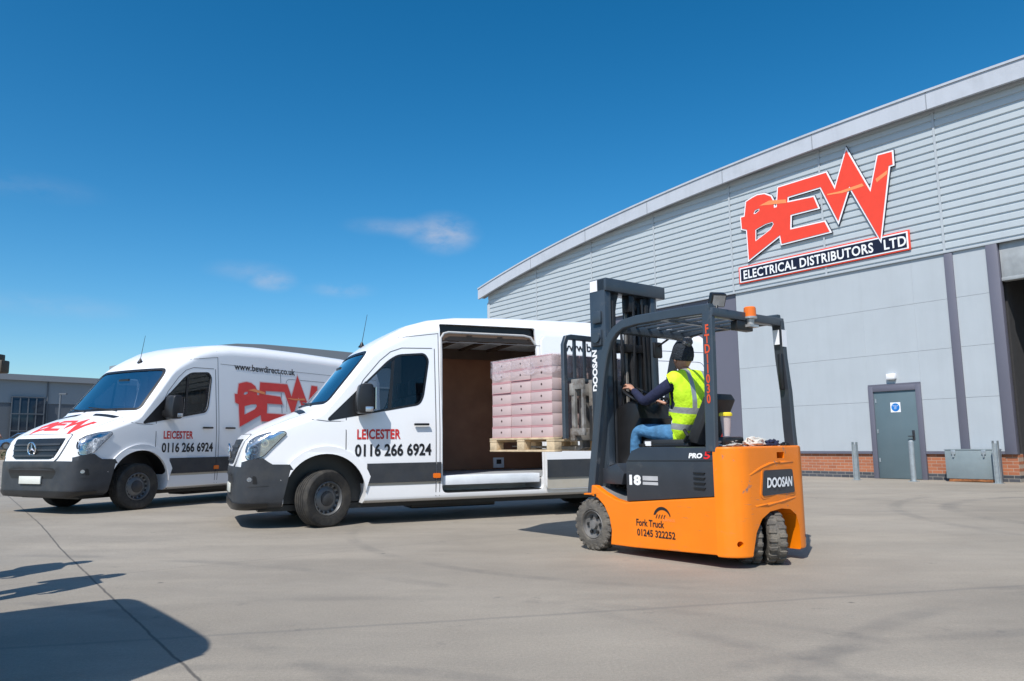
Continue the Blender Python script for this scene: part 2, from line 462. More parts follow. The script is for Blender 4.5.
LOGO = [i1(60,325), i1(90,305), i1(118,290), i1(155,284), i1(188,296), i1(203,325), i1(205,356), i1(221,352), i1(227,250), i1(478,172),
        i2(79,260), i2(138,54), i2(266,273), i2(304,82), i2(377,62), i2(382,128), i2(361,135), i2(318,522), i2(155,241), i2(97,425),
        i1(450,246), i1(277,298), i1(275,328), i1(412,299), i1(436,355), i1(292,392), i1(290,470), i1(470,429), i1(497,480),
        i1(246,544), i1(238,498), i1(75,628), i1(64,470), i1(38,465), i1(33,407), i1(52,402)]
LOGO_H = [[i1(97,388), i1(106,368), i1(130,358), i1(128,372), i1(108,388)], [i1(108,470), i1(160,440), i1(198,428), i1(205,440), i1(188,470), i1(150,500), i1(108,532)]]
FLASH = [i2(40,290), i2(120,278), i2(220,246), i2(232,240), i2(222,228), i2(110,268), i2(40,284)]
FLASH2 = [i2(292,205), i2(356,158), i2(352,180), i2(300,222)]
FLASH3 = [i1(130,345), i1(180,318), i1(268,312), i1(272,330), i1(215,336), i1(180,340)]
LX0 = LOGO[35][0]; LY0 = LOGO[31][1]

# ------------------------------------------------------------------ world, sun, camera
w = bpy.data.worlds.new('World'); S.world = w; w.use_nodes = True
t = w.node_tree; t.nodes.clear()
SUN_AZ = Vector((-.42, -.91, 0)).normalized(); EL = R(53)
to_sun = SUN_AZ*math.cos(EL) + Vector((0, 0, math.sin(EL)))
sky = N(t, 'ShaderNodeTexSky'); sky.sky_type = 'NISHITA'; sky.sun_disc = False; sky.sun_elevation = EL
sky.sun_rotation = math.atan2(SUN_AZ.x, SUN_AZ.y); sky.air_density = 1.0; sky.dust_density = 1.0; sky.ozone_density = 3.5; sky.altitude = 200
bg = N(t, 'ShaderNodeBackground', Strength=.088); wo = N(t, 'ShaderNodeOutputWorld'); L(t, bg.outputs[0], wo.inputs[0])
tc = N(t, 'ShaderNodeTexCoord')
g1 = N(t, 'ShaderNodeVectorMath', operation='SCALE'); L(t, sky.outputs[0], g1.inputs[0]); g1.inputs[3].default_value = .25
g2 = N(t, 'ShaderNodeGamma', Gamma=1.22); L(t, g1.outputs[0], g2.inputs[0])
g3 = N(t, 'ShaderNodeVectorMath', operation='SCALE'); L(t, g2.outputs[0], g3.inputs[0]); g3.inputs[3].default_value = 4.2
gm = N(t, 'ShaderNodeHueSaturation', Hue=.488, Saturation=1.27, Value=1.12); L(t, g3.outputs[0], gm.inputs['Color'])
col = gm.outputs[0]
def sdir(px, py):
    f = 757.62; pit = .13395
    F = Vector((0, math.cos(pit), math.sin(pit))); U = Vector((0, -math.sin(pit), math.cos(pit)))
    return (F + Vector((1, 0, 0))*(px-512)/f - U*(py-340.5)/f).normalized()
mp = N(t, 'ShaderNodeMapping'); L(t, tc.outputs['Generated'], mp.inputs[0]); mp.inputs['Scale'].default_value = (1, 1, 2.2)
cn = N(t, 'ShaderNodeTexNoise', Scale=14., Detail=8., Roughness=.62); L(t, mp.outputs[0], cn.inputs['Vector'])
tot = None
for (cx, cy, sx, sz, amp) in ((445, 233, .045, .026, 1.), (418, 228, .05, .014, .5), (273, 277, .03, .015, .8), (342, 288, .045, .011, .55), (60, 300, .08, .016, .2), (30, 180, .07, .016, .13), (385, 225, .05, .012, .3), (250, 268, .05, .014, .3)):
    d = sdir(cx, cy); sub = N(t, 'ShaderNodeVectorMath', operation='SUBTRACT'); L(t, tc.outputs['Generated'], sub.inputs[0]); sub.inputs[1].default_value = d
    # slight tilt so a cloud trails down to the right
    dv = N(t, 'ShaderNodeVectorMath', operation='DIVIDE'); L(t, sub.outputs[0], dv.inputs[0]); dv.inputs[1].default_value = (sx, sx*1.5, sz)
    ln = N(t, 'ShaderNodeVectorMath', operation='LENGTH'); L(t, dv.outputs[0], ln.inputs[0])
    mr = N(t, 'ShaderNodeMapRange'); mr.interpolation_type = 'SMOOTHSTEP'; L(t, ln.outputs['Value'], mr.inputs[0])
    mr.inputs[1].default_value = 1.25; mr.inputs[2].default_value = 0.; mr.inputs[3].default_value = 0; mr.inputs[4].default_value = amp
    if tot is None: tot = mr.outputs[0]
    else:
        a = N(t, 'ShaderNodeMath', operation='MAXIMUM'); L(t, tot, a.inputs[0]); L(t, mr.outputs[0], a.inputs[1]); tot = a.outputs[0]
cm = N(t, 'ShaderNodeMapRange'); L(t, cn.outputs['Fac'], cm.inputs[0]); cm.inputs[1].default_value = .30; cm.inputs[2].default_value = .68
ml = N(t, 'ShaderNodeMath', operation='MULTIPLY'); L(t, tot, ml.inputs[0]); L(t, cm.outputs[0], ml.inputs[1])
ml2 = N(t, 'ShaderNodeMath', operation='MULTIPLY'); L(t, ml.outputs[0], ml2.inputs[0]); ml2.inputs[1].default_value = .78
L(t, mixc(t, ml2.outputs[0], col, (5.6, 5.4, 5.8)), bg.inputs['Color'])
sl = bpy.data.lights.new('sun', 'SUN'); sl.energy = 4.1; sl.angle = R(.53); sl.color = (1., .955, .89)
so = bpy.data.objects.new('sun', sl); COL.objects.link(so); so.rotation_euler = (-to_sun).to_track_quat('-Z', 'Y').to_euler(); so.location = (0, 0, 30)
cam = bpy.data.cameras.new('camera'); co = bpy.data.objects.new('camera', cam); COL.objects.link(co); S.camera = co
cam.sensor_width = 36; cam.lens = 757.62/1024*36; cam.clip_end = 3000; cam.clip_start = .05
pit, ro = .13395, .0130
Fv = Vector((0, math.cos(pit), math.sin(pit))); Uv = Vector((0, -math.sin(pit), math.cos(pit))); Xv = Vector((1, 0, 0))
R2 = Xv*math.cos(ro) - Uv*math.sin(ro); U2 = Xv*math.sin(ro) + Uv*math.cos(ro)
Mc = Matrix((R2, U2, -Fv)).transposed().to_4x4(); Mc.translation = (0, 0, .98978); co.matrix_world = Mc
S.view_settings.view_transform = 'Standard'; S.view_settings.look = 'None'; S.view_settings.exposure = .43
S.view_settings.gamma = 1.

# ------------------------------------------------------------------ ground
def gz(x, y):
    k = min(1, max(0, (-x-1.5)/4.)); k = k*k*(3-2*k); j = min(1, max(0, (y-7.)/3.)); j = j*j*(3-2*j)
    return .063*k*j
def ground():
    xs = [-600, -250, -120, -60, -40, -30, -22] + [-16+.8*i for i in range(41)] + [22, 30, 45, 80, 200, 600]
    ys = [-600, -200, -60, -25] + [-10+.8*i for i in range(51)] + [36, 45, 60, 90, 160, 300, 600, 900]
    bm = bmesh.new(); g = [[bm.verts.new((x, y, gz(x, y))) for x in xs] for y in ys]
    for j in range(len(ys)-1):
        for i in range(len(xs)-1): bm.faces.new((g[j][i], g[j][i+1], g[j+1][i+1], g[j+1][i]))
    m = bpy.data.materials.new('yard_concrete'); t = nt(m)
    o = N(t, 'ShaderNodeOutputMaterial'); p = N(t, 'ShaderNodeBsdfPrincipled'); L(t, p.outputs[0], o.inputs[0])
    tc = N(t, 'ShaderNodeTexCoord'); V = tc.outputs['Object']
    c = mixc(t, ramp(t, noise_tex(t, .35, 6, .6, V), [(.32, 0.), (.68, 1.)]), (.235, .208, .171), (.325, .291, .242))
    # long soft smears left by vehicles and brushing
    mp = N(t, 'ShaderNodeMapping'); L(t, V, mp.inputs[0]); mp.inputs['Rotation'].default_value = (0, 0, R(-18)); mp.inputs['Scale'].default_value = (.6, 1.5, 1)
    c = mixc(t, ramp(t, noise_tex(t, .9, 7, .65, mp.outputs[0]), [(.44, 0.), (.70, .34)]), c, (.175, .160, .138))
    mp3 = N(t, 'ShaderNodeMapping'); L(t, V, mp3.inputs[0]); mp3.inputs['Rotation'].default_value = (0, 0, R(35)); mp3.inputs['Scale'].default_value = (.55, 1.7, 1)
    c = mixc(t, ramp(t, noise_tex(t, .7, 6, .7, mp3.outputs[0]), [(.50, 0.), (.72, .35)]), c, (.42, .37, .30))
    # fine aggregate and small dark spots
    c = mixc(t, .35, c, mixc(t, ramp(t, noise_tex(t, 55, 4, .7, V), [(.35, 0.), (.65, 1.)]), (.62, .62, .62), (1.12, 1.12, 1.12)), 'MULTIPLY')
    c = mixc(t, .3, c, mixc(t, ramp(t, noise_tex(t, 160, 3, .7, V), [(.40, 0.), (.60, 1.)]), (.55, .55, .55), (1.2, 1.2, 1.2)), 'MULTIPLY')
    c = mixc(t, ramp(t, noise_tex(t, 3.1, 8, .75, V), [(.62, 0.), (.69, .55)]), c, (.10, .095, .09))
    vo = N(t, 'ShaderNodeTexVoronoi', Scale=1.3); L(t, V, vo.inputs['Vector'])
    c = mixc(t, ramp(t, vo.outputs['Distance'], [(.02, .75), (.035, 0.)]), c, (.07, .065, .06))
    # curved tyre scuffs: rings about a few turning centres
    sp = N(t, 'ShaderNodeSeparateXYZ'); L(t, V, sp.inputs[0])
    for cx, cy, r0, wd, k in ((4.5, 1.0, 3.3, .10, .28), (4.9, .8, 4.5, .11, .22), (-1.2, 1.0, 2.6, .08, .2), (-1.0, 1.2, 3.9, .09, .16), (2.5, 9.5, 4.4, .09, .2), (3.5, -1.5, 5.6, .09, .22), (-6., -1.5, 7.2, .1, .25), (-6., -1.5, 8.9, .1, .2), (1.0, -3., 6.3, .09, .22), (9., 9.5, 3.2, .16, .3), (10., 9., 5., .12, .25)):
        sb = N(t, 'ShaderNodeVectorMath', operation='DISTANCE'); L(t, V, sb.inputs[0]); sb.inputs[1].default_value = (cx, cy, 0)
        d = N(t, 'ShaderNodeMath', operation='SUBTRACT'); L(t, sb.outputs['Value'], d.inputs[0]); d.inputs[1].default_value = r0
        ab = N(t, 'ShaderNodeMath', operation='ABSOLUTE'); L(t, d.outputs[0], ab.inputs[0])
        mr = N(t, 'ShaderNodeMapRange'); L(t, ab.outputs[0], mr.inputs[0]); mr.inputs[1].default_value = wd; mr.inputs[2].default_value = wd*.4; mr.inputs[3].default_value = 0; mr.inputs[4].default_value = min(.5, k*1.35)
        mm = N(t, 'ShaderNodeMath', operation='MULTIPLY'); L(t, mr.outputs[0], mm.inputs[0]); L(t, ramp(t, noise_tex(t, 1.1, 5, .7, V), [(.42, 0.), (.6, 1.)]), mm.inputs[1])
        c = mixc(t, mm.outputs[0], c, (.09, .088, .085))
    # saw-cut joints of the slabs
    def joint(px, py, ang, wd, k, cc):
        nonlocal c
        nx, ny = -math.sin(R(ang)), math.cos(R(ang))
        dp = N(t, 'ShaderNodeVectorMath', operation='DOT_PRODUCT'); L(t, V, dp.inputs[0]); dp.inputs[1].default_value = (nx, ny, 0)
        d = N(t, 'ShaderNodeMath', operation='SUBTRACT'); L(t, dp.outputs['Value'], d.inputs[0]); d.inputs[1].default_value = px*nx + py*ny
        wb = N(t, 'ShaderNodeMath', operation='MULTIPLY_ADD'); L(t, noise_tex(t, 3., 4, .6, V), wb.inputs[0]); wb.inputs[1].default_value = .03; wb.inputs[2].default_value = -.015
        d2 = N(t, 'ShaderNodeMath', operation='ADD'); L(t, d.outputs[0], d2.inputs[0]); L(t, wb.outputs[0], d2.inputs[1])
        ab = N(t, 'ShaderNodeMath', operation='ABSOLUTE'); L(t, d2.outputs[0], ab.inputs[0])
        mr = N(t, 'ShaderNodeMapRange'); L(t, ab.outputs[0], mr.inputs[0]); mr.inputs[1].default_value = wd; mr.inputs[2].default_value = wd*.35; mr.inputs[3].default_value = 0; mr.inputs[4].default_value = k
        c = mixc(t, mr.outputs[0], c, cc)
    joint(-1.349, 3.392, -53.9, .011, .8, (.055, .05, .045))
    joint(-1.2, 7.6, 36.1, .010, .38, (.10, .09, .08))
    joint(.4, 4.6, 12., .03, .35, (.12, .115, .11))
    joint(7.5, 12.5, -53.9, .012, .5, (.08, .075, .07))
    L(t, c, p.inputs['Base Color'])
    L(t, ramp(t, noise_tex(t, .8, 5, .6, V), [(.3, .62), (.7, .85)]), p.inputs['Roughness'])
    b = N(t, 'ShaderNodeBump', Strength=.25, Distance=.01); L(t, noise_tex(t, 70, 4, .6, V), b.inputs['Height']); L(t, b.outputs[0], p.inputs['Normal'])
    me = bpy.data.meshes.new('yard_ground'); bm.to_mesh(me); bm.free()
    for f in me.polygons: f.use_smooth = True
    tag(link('yard_ground', me, m), 'pale concrete yard with a dark slab joint and tyre scuffs', 'ground', kind='structure')
ground()

# ------------------------------------------------------------------ warehouse (local x along the wall, y into the building)
WL = (8.99718, 18.91174, 0); WA = -.915298
WX0, WX1 = -16.36, 13.
def roof_top(x):  # arc of the eaves fascia
    a = 9.19 - .0036*(x-2.)**2 - (3e-6)*(x-2.)**4
    return a
wh = empty('warehouse', WL, WA)
tag(wh, 'big grey warehouse with curved roof, ribbed upper cladding and brick base', 'building')
# brick plinth, broken for door and vehicle opening
def plinth(x0, x1):
    MB().box((x0, .02, -.1), (x1, .3, .60)).build('brick_plinth', BRICK, wh)
plinth(WX0, -.02); plinth(1.12, 3.04); plinth(8.2, WX1)
MB().box((WX0-.02, -.03, .602), (-.14, .25, .66)).build('sill_flashing', PURP, wh)
MB().box((1.152, -.03, .602), (2.82, .25, .66)).build('sill_flashing', PURP, wh)
# flat panels: joints between sheets modelled as gaps
zrows = [.66, 1.80, 2.76, 3.13, 4.20, 5.28]
zrows = [.66, 1.87, 3.03, 4.18, 5.29]
def panel(x0, x1, z0, z1, m=CLAD, y=0.):
    return (x0, x1, z0, z1)
b = MB()
for i in range(len(zrows)-1):
    z0, z1 = zrows[i]+.0025, zrows[i+1]-.0025
    for x0, x1 in ((-3.90, -.125), (-.1255, 1.155), (1.1555, 1.925), (2.11, 2.82)):
        if x0 == -.125 and i == 0: continue
        if x0 == -.125 and i == 1: z0_ = 2.30
        else: z0_ = z0
        b.box((x0, 0, z0_), (x1-.001, .1, z1), .0015, seg=1)
    b.box((8.3, 0, z0), (WX1, .1, z1), .003, seg=1)
    for x0, x1 in ((WX0, -12.02), ): b.box((x0, 0, z0), (x1, .1, z1), .003, seg=1)
b.parts('cladding_panel', CLAD, wh)
b = MB(); b.box((-12., .03, .66), (-3.93, .12, 5.29))
for k in range(1, 8): b.box((-12.+k*1.008-.02, .018, .66), (-12.+k*1.008+.02, .03, 5.29))
b.parts('dark_wall_panel', PURP, wh)
MB().box((WX0, .12, .6), (-.12, .16, 5.4)).box((1.15, .12, .6), (2.98, .16, 5.4)).box((-.12, .12, 2.3), (1.15, .16, 5.4)).parts('backing_wall', SOFF, wh)
# upright trims
MB().box((1.925, -.035, .64), (2.11, .05, 5.30), .006).parts('upright_flashing', PURP, wh)
MB().box((2.82, -.045, .60), (3.05, .12, 5.30), .006).build('opening_jamb', PURP, wh)
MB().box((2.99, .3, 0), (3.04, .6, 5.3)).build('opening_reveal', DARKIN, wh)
MB().box((8.05, -.045, .0), (8.3, .5, 5.30), .006).build('opening_jamb', PURP, wh)
MB().box((WX0-.03, -.06, .6), (WX0+.12, .1, 6.9), .006).build('corner_flashing', CLAD, wh)
# ribbed cladding
def ribs():
    bm = bmesh.new(); xs = []; x = WX0
    cuts = sorted([WX0, -13., -9.87, -6.9, -3.96, -3.90, -1.03, -.97, 1.93, 1.99, 4.9, 4.96, 8., WX1])
    while x < WX1: xs.append(x); x += .5
    xs = sorted(set(xs + [WX1]))
    prof = []; z = 5.30; P = .187
    while z < 9.3:
        prof += [(z, -.03), (z+.014, -.002), (z+.05, .0), (z+.066, -.03)]; z += P
    g = []
    for x in xs:
        zt = roof_top(x) - .30
        g.append([bm.verts.new((x, y, min(z, zt))) for z, y in prof])
    for i in range(len(xs)-1):
        for k in range(len(prof)-1):
            a, b_, c, d = g[i][k], g[i+1][k], g[i+1][k+1], g[i][k+1]
            if abs(a.co.z-d.co.z) < 1e-5 and abs(b_.co.z-c.co.z) < 1e-5: continue
            bm.faces.new((a, b_, c, d))
    me = bpy.data.meshes.new('ribbed_cladding'); bm.to_mesh(me); bm.free(); finish(me, 20)
    link('ribbed_cladding', me, CLADR, wh)
ribs()
b = MB()
for x in (-13.1, -9.95, -6.95, -3.93, -1., 1.96, 4.93, 7.9): b.box((x-.025, -.045, 5.30), (x+.025, -.028, roof_top(x)-.3))
b.parts('sheet_joint_cover', CLAD, wh)
MB().box((WX0, -.05, 5.255), (WX1, -.0315, 5.315), .004).build('drip_flashing', CLAD, wh)
# curved fascia and roof
def swept(name, m, y0, y1, dz0, dz1, x0=-16.72, x1=WX1+.6, n=60, bev=False):
    bm = bmesh.new(); g = []
    for i in range(n+1):
        x = x0 + (x1-x0)*i/n; z = roof_top(x)
        g.append([bm.verts.new(q) for q in ((x, y0, z+dz0), (x, y1, z+dz0), (x, y1, z+dz1), (x, y0, z+dz1))])
    for i in range(n):
        for k in range(4): bm.faces.new((g[i][k], g[i+1][k], g[i+1][(k+1) % 4], g[i][(k+1) % 4]))
    bm.faces.new(g[0]); bm.faces.new(g[-1][::-1]); bmesh.ops.recalc_face_normals(bm, faces=bm.faces)
    me = bpy.data.meshes.new(name); bm.to_mesh(me); bm.free(); finish(me, 30)
    return link(name, me, m, wh)
swept('fascia', FASC, -.31, -.22, -.46, 0)
swept('fascia_lip', FASC, -.34, -.31, -.035, .02)
swept('soffit', SOFF, -.22, .05, -.40, -.33)
swept('roof', FASC, -.22, 45., -.12, -.02)
b = MB()
for x in (-13.1, -9.95, -6.95, -3.93, -1., 1.96, 4.93, 7.9): b.box((x-.012, -.316, roof_top(x)-.45), (x+.012, -.3105, roof_top(x)-.04))
b.parts('fascia_joint', SOFF, wh)
MB().box((WX0, .0, -.1), (WX0+.1, 45, 6.9)).build('end_wall', CLAD, wh)
MB().box((WX1-.1, .0, -.1), (WX1, 45, 8.2)).build('end_wall', CLAD, wh)
MB().box((WX0, 44.9, -.1), (WX1, 45, 7.)).build('rear_wall', CLAD, wh)
# personnel door
dr = MB().box((0.0, -.01, .01), (1.03, .05, 2.12), .004).build('door', DOORM, wh)
MB().box((-.12, -.045, 0), (0.0, .08, 2.25), .005).box((1.03, -.045, 0), (1.15, .08, 2.25), .005).box((0.0, -.045, 2.12), (1.03, .08, 2.25), .005).box((-.12, -.03, 2.25), (1.15, .08, 2.299)).parts('door_frame', PURP, wh)
MB().box((.87, -.025, .93), (.93, -.01, 1.16), .004).cyl((.90, -.03, 1.02), (.90, -.07, 1.02), .012).cyl((.905, -.065, 1.02), (.79, -.065, 1.02), .011).cyl((.90, -.01, 1.10), (.90, -.035, 1.10), .022).build('handle', mat('dark_handle', (.05, .05, .055), .4, .4), dr)
MB().box((.03, -.022, .4), (.06, -.01, .5)).box((.03, -.022, 1.1), (.06, -.01, 1.2)).box((.03, -.022, 1.85), (.06, -.01, 1.95)).parts('hinge', GALV, dr)
sg = tag(empty('door_sign', (0, 0, 0)), 'small square white notice with a blue disc, fixed on the grey door', 'sign')
sg.matrix_world = wh.matrix_world
sg.location = WL; sg.rotation_euler = (0, 0, WA)
MB().box((.40, -.016, 1.60), (.64, -.0102, 1.84)).build('notice_plate', SIGN_W, sg)
MB().lathe([(0, .0), (.098, .0), (.098, .002), (0, .002)], 28, Matrix.Translation((.52, -.0165, 1.72)) @ Matrix.Rotation(R(90), 4, 'X')).build('blue_disc', mat('sign_blue', (.01, .17, .52), .4), sg)
b = MB()
for dz, s in ((.032, 'FIRE DOOR'), (-.002, 'KEEP'), (-.036, 'SHUT')):
    vs, fs = text2d(s, .033, sx=.8, align='CENTER'); b.raw([(.52+x, -.0195, 1.715+dz+y) for x, y in vs], fs)
b.build('lettering', TXT_WHT, sg, recalc=False)
lt = tag(empty('bulkhead_light', WL, WA), 'small white box light on the cladding above the grey door', 'wall light')
MB().box((.39, -.11, 2.41), (.60, 0., 2.54), .012).build('casing', SIGN_W, lt); MB().box((.40, -.10, 2.395), (.59, -.01, 2.41)).build('diffuser', mat('frosted_diffuser', (.5, .5, .5), .4), lt)
# vehicle opening: lintel shutter, dark inside
MB().box((3.06, .05, 4.47), (8.05, .20, 5.30), .01).box((3.06, .02, 4.40), (8.05, .22, 4.48), .01).build('roller_shutter', mat('shutter_grey', (.33, .35, .36), .5), wh)
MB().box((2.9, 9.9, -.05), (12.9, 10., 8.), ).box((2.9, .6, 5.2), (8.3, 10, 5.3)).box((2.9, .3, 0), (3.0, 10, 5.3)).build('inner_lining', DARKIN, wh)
def rack(x, y):
    r = tag(empty('storage_rack', tuple(Vector(WL) + Matrix.Rotation(WA, 3, 'Z') @ Vector((x, y, 0))), WA), 'tall orange pallet rack of mixed stock just inside the warehouse opening', 'storage rack')
    b = MB()
    for dx in (0, 2.7):
        for dy in (0, .9): b.box((dx, dy, 0), (dx+.08, dy+.08, 4.6))
    b.parts('upright', mat('rack_blue_grey', (.06, .08, .14), .5), r)
    b = MB()
    for z in (.15, 1.3, 2.5, 3.7):
        for dy in (-.01, .91): b.box((.08, dy, z), (2.7, dy+.05, z+.11))
    b.parts('beam', RACKB, r)
    b = MB(); c = MB(); q = random.Random(3)
    for z in (.262, 1.412, 2.612, 3.812):
        xx = .12
        while xx < 2.4:
            wd = q.uniform(.25, .6); (b if q.random() < .5 else c).box((xx, .05, z), (xx+wd-.03, .85, z+q.uniform(.3, .8)), .01); xx += wd
    b.parts('stock', BOXW, r); c.parts('stock', BOXB, r)
rack(3.5, 3.0)

# the big sign
sgn = tag(empty('company_sign', WL, WA), 'large red BEW lettering above a navy ELECTRICAL DISTRIBUTORS LTD strip on the ribbed wall', 'sign')
def slab(name, poly, holes, y, th, m, par=sgn):
    vs, fs = tess(poly, holes); b = MB(); n = len(vs)
    b.raw([(x, y, z) for x, z in vs], fs)
    rings = [poly] + list(holes); k = 0
    for r_ in rings:
        m_ = len(r_)
        b.raw([(x, y, z) for x, z in r_] + [(x, y+th, z) for x, z in r_], [(i, (i+1) % m_, (i+1) % m_+m_, i+m_) for i in range(m_)])
    bmesh.ops.remove_doubles(b.bm, verts=b.bm.verts, dist=1e-5)
    return b.build(name, m, par)
hs = lambda d: [offset_poly(h, -d) for h in LOGO_H]
lg = slab('logo_shadow_rim', offset_poly(LOGO, .052), hs(.03)[1:], -.075, .03, SIGN_N)  # navy rim imitates the thin shadow line around the white edge
slab('white_edge', offset_poly(LOGO, .040), hs(.024), -.088, .012, SIGN_W, lg)
slab('red_face', LOGO, LOGO_H, -.098, .009, LOGO_RED, lg)
slab('orange_flash', FLASH, [], -.101, .002, LOGO_OR, lg); slab('orange_flash', FLASH2, [], -.101, .002, LOGO_OR, lg); slab('orange_flash', FLASH3, [], -.101, .002, LOGO_OR, lg)
sx0, sx1, sz0, sz1 = -3.70, 1.22, 5.50, 6.00
bd = MB().box((sx0, -.072, sz0), (sx1, -.045, sz1), .004).build('red_border', LOGO_RED, sgn)
MB().box((sx0+.04, -.080, sz0+.035), (sx1-.04, -.0725, sz1-.035)).build('white_border', SIGN_W, bd)
MB().box((sx0+.08, -.0865, sz0+.07), (sx1-.08, -.0805, sz1-.07)).build('navy_board', SIGN_N, bd)
vs, fs = text2d('ELECTRICAL DISTRIBUTORS', .35, bold=.0075, spacing=1.06); wmax = max(v[0] for v in vs)
b = MB(); k = 3.86/wmax; b.raw([(sx0+.16+x*k, -.0895, 5.625+y*1.0) for x, y in vs], fs)
vs, fs = text2d('LTD', .35, bold=.0075, spacing=1.05); wmax = max(v[0] for v in vs); k = .56/wmax
b.raw([(.575+x*k, -.0895, 5.625+y) for x, y in vs], fs); b.build('lettering', TXT_WHT, sgn, recalc=False)

# bollards and steel box by the wall
def bollard_h(x, y, label):
    r = tag(empty('bollard', (x, y, 0), WA), label, 'bollard', 'galvanised bollards in front of the warehouse wall')
    MB().box((-.055, -.05, 0), (-.04, .05, .90), .003, seg=1).box((.04, -.05, 0), (.055, .05, .90), .003, seg=1).box((-.04, -.006, 0), (.04, .006, .84)).build('post', GALV, r)
    MB().box((-.09, -.08, 0), (.09, .08, .012)).build('base_plate', GALV, r)
bollard_h(8.183, 18.363, 'galvanised H-section post standing left of the grey door')
bollard_h(10.258, 16.30, 'galvanised H-section post standing right of the steel box')
r = tag(empty('bollard', (9.057, 17.437, 0), WA), 'round galvanised post standing in front of the grey door', 'bollard', 'galvanised bollards in front of the warehouse wall')
MB().lathe([(0, .93), (.03, .925), (.055, .90), (.057, .87), (.057, 0), (0, 0)], 20).build('post', GALV, r); MB().box((-.09, -.09, 0), (.09, .09, .012)).build('base_plate', GALV, r)
P = Vector(WL) + Matrix.Rotation(WA, 3, 'Z') @ Vector((1.73, -.42, 0))
bx = tag(empty('steel_box', P, WA), 'low grey steel box with a rusty foot against the brick base', 'steel box')
MB().box((0, 0, .07), (1.02, .36, .70), .008).build('casing', SKIP, bx)
MB().box((-.01, -.01, .70), (1.03, .38, .715), .003).build('lid', SKIP, bx)
for x in (.14, .76): MB().box((x, -.02, .60), (x+.09, -.001, .70), .003).box((x+.03, -.028, .54), (x+.06, -.006, .62)).build('lid_strap', GALV, bx)
MB().prism([(.03, 0), (.06, .068), (.98, .068), (1.0, .0), (.7, .02), (.3, .01)], 'y', .01, .34).build('rusty_foot', RUST, bx)
MB().box((1.04, -.05, 0), (1.12, .05, .72), .004).build('side_post', PURP, bx)

# ------------------------------------------------------------------ far buildings and verge
def far_shed(name, O, yaw, length, ztop, depth, label, curved=False):
    r = tag(empty(name, O, R(yaw)), label, 'building')
    MB().box((0, 0, -.3), (length, depth, ztop*.66)).build('lower_wall', FARD, r)
    MB().box((-.02, -.06, ztop*.66+.003), (length+.02, depth+.02, ztop*.93)).build('upper_wall', FARW, r)
    if curved:
        n = 24; poly = [(-.6, ztop*.88)]
        for i in range(n+1):
            x = -.6 + (length+1.2)*i/n; poly.append((x, ztop - 2.8*((i/n)-.16)**2*1.2 - (.6*(1-i/2)**2 if i < 2 else 0)))
        poly.append((length+.6, ztop*.66)); poly = [(a, c) for a, c in poly]
        lower = [(x, z-.95) for x, z in poly[1:-1]][::-1]
        MB().prism(poly[1:-1] + lower, 'y', -.7, depth+.3).build('roof', FARR, r)
    else:
        MB().box((-.4, -.5, ztop*.93+.003), (length+.4, depth+.4, ztop)).build('roof', FARR, r)
    b = MB()
    x = 2.
    while x < length: b.cyl((x, -.15, 0), (x, -.15, ztop*.93), .07, seg=8); x += 8.
    b.parts('downpipe', FARD, r)
    return r
A = far_shed('distant_warehouse', (-60.5, 66., 0), 51, 60, 8.6, 20, 'low grey warehouse with a dark office window, far left behind the first van')
for (x0, x1, z0, z1) in ((14.7, 17.7, 2.0, 6.3),):
    f = MB().box((x0, -.30, z0-.9), (x1, -.061, z1), .02).build('window', FARG, A)
    b = MB()
    for k in range(0, 5): b.box((x0+(x1-x0)*k/4-.05, -.34, z0-.9), (x0+(x1-x0)*k/4+.05, -.30, z1))
    for k in range(0, 4): b.box((x0, -.36, z0-.9+(z1-z0+.9)*k/3-.05), (x1, -.34, z0-.9+(z1-z0+.9)*k/3+.05))
    b.parts('frame', FARD, f)
Bb = far_shed('distant_curved_shed', (-29.9, 74.5, 0), 47, 70, 11.45, 25, 'grey shed with a shallow curved roof seen above the vans', True)
vg = MB().prism([(60, 0), (60, .15), (62, .9), (68, .95), (68, 0)], 'x', -95, -36).build('verge', EARTH); tag(vg, 'strip of bare soil beneath the low hedge at far left', 'verge', kind='structure')
kb = MB().box((-95, 59.8, 0), (-36, 60.0, .14)).build('kerb', KERB); tag(kb, 'pale concrete kerb edging the verge at far left', 'kerb', kind='structure')
bm = bmesh.new(); q = random.Random(5)
for i in range(5000):
    x = q.uniform(-48, -36.5); y = q.uniform(60.2, 62.4); h = .85+.35*noise.noise((x*.7, y, 0))
    z = q.uniform(.08, max(.2, h)); s = q.uniform(.05, .12); v = [bm.verts.new((x+q.uniform(-s, s), y+q.uniform(-s, s), z+q.uniform(-s, s))) for _ in range(3)]
    bm.faces.new(v)
me = bpy.data.meshes.new('low_hedge'); bm.to_mesh(me); bm.free(); tag(link('low_hedge', me, LEAF), 'low brownish green hedge along the kerb at far left', 'hedge', kind='stuff')
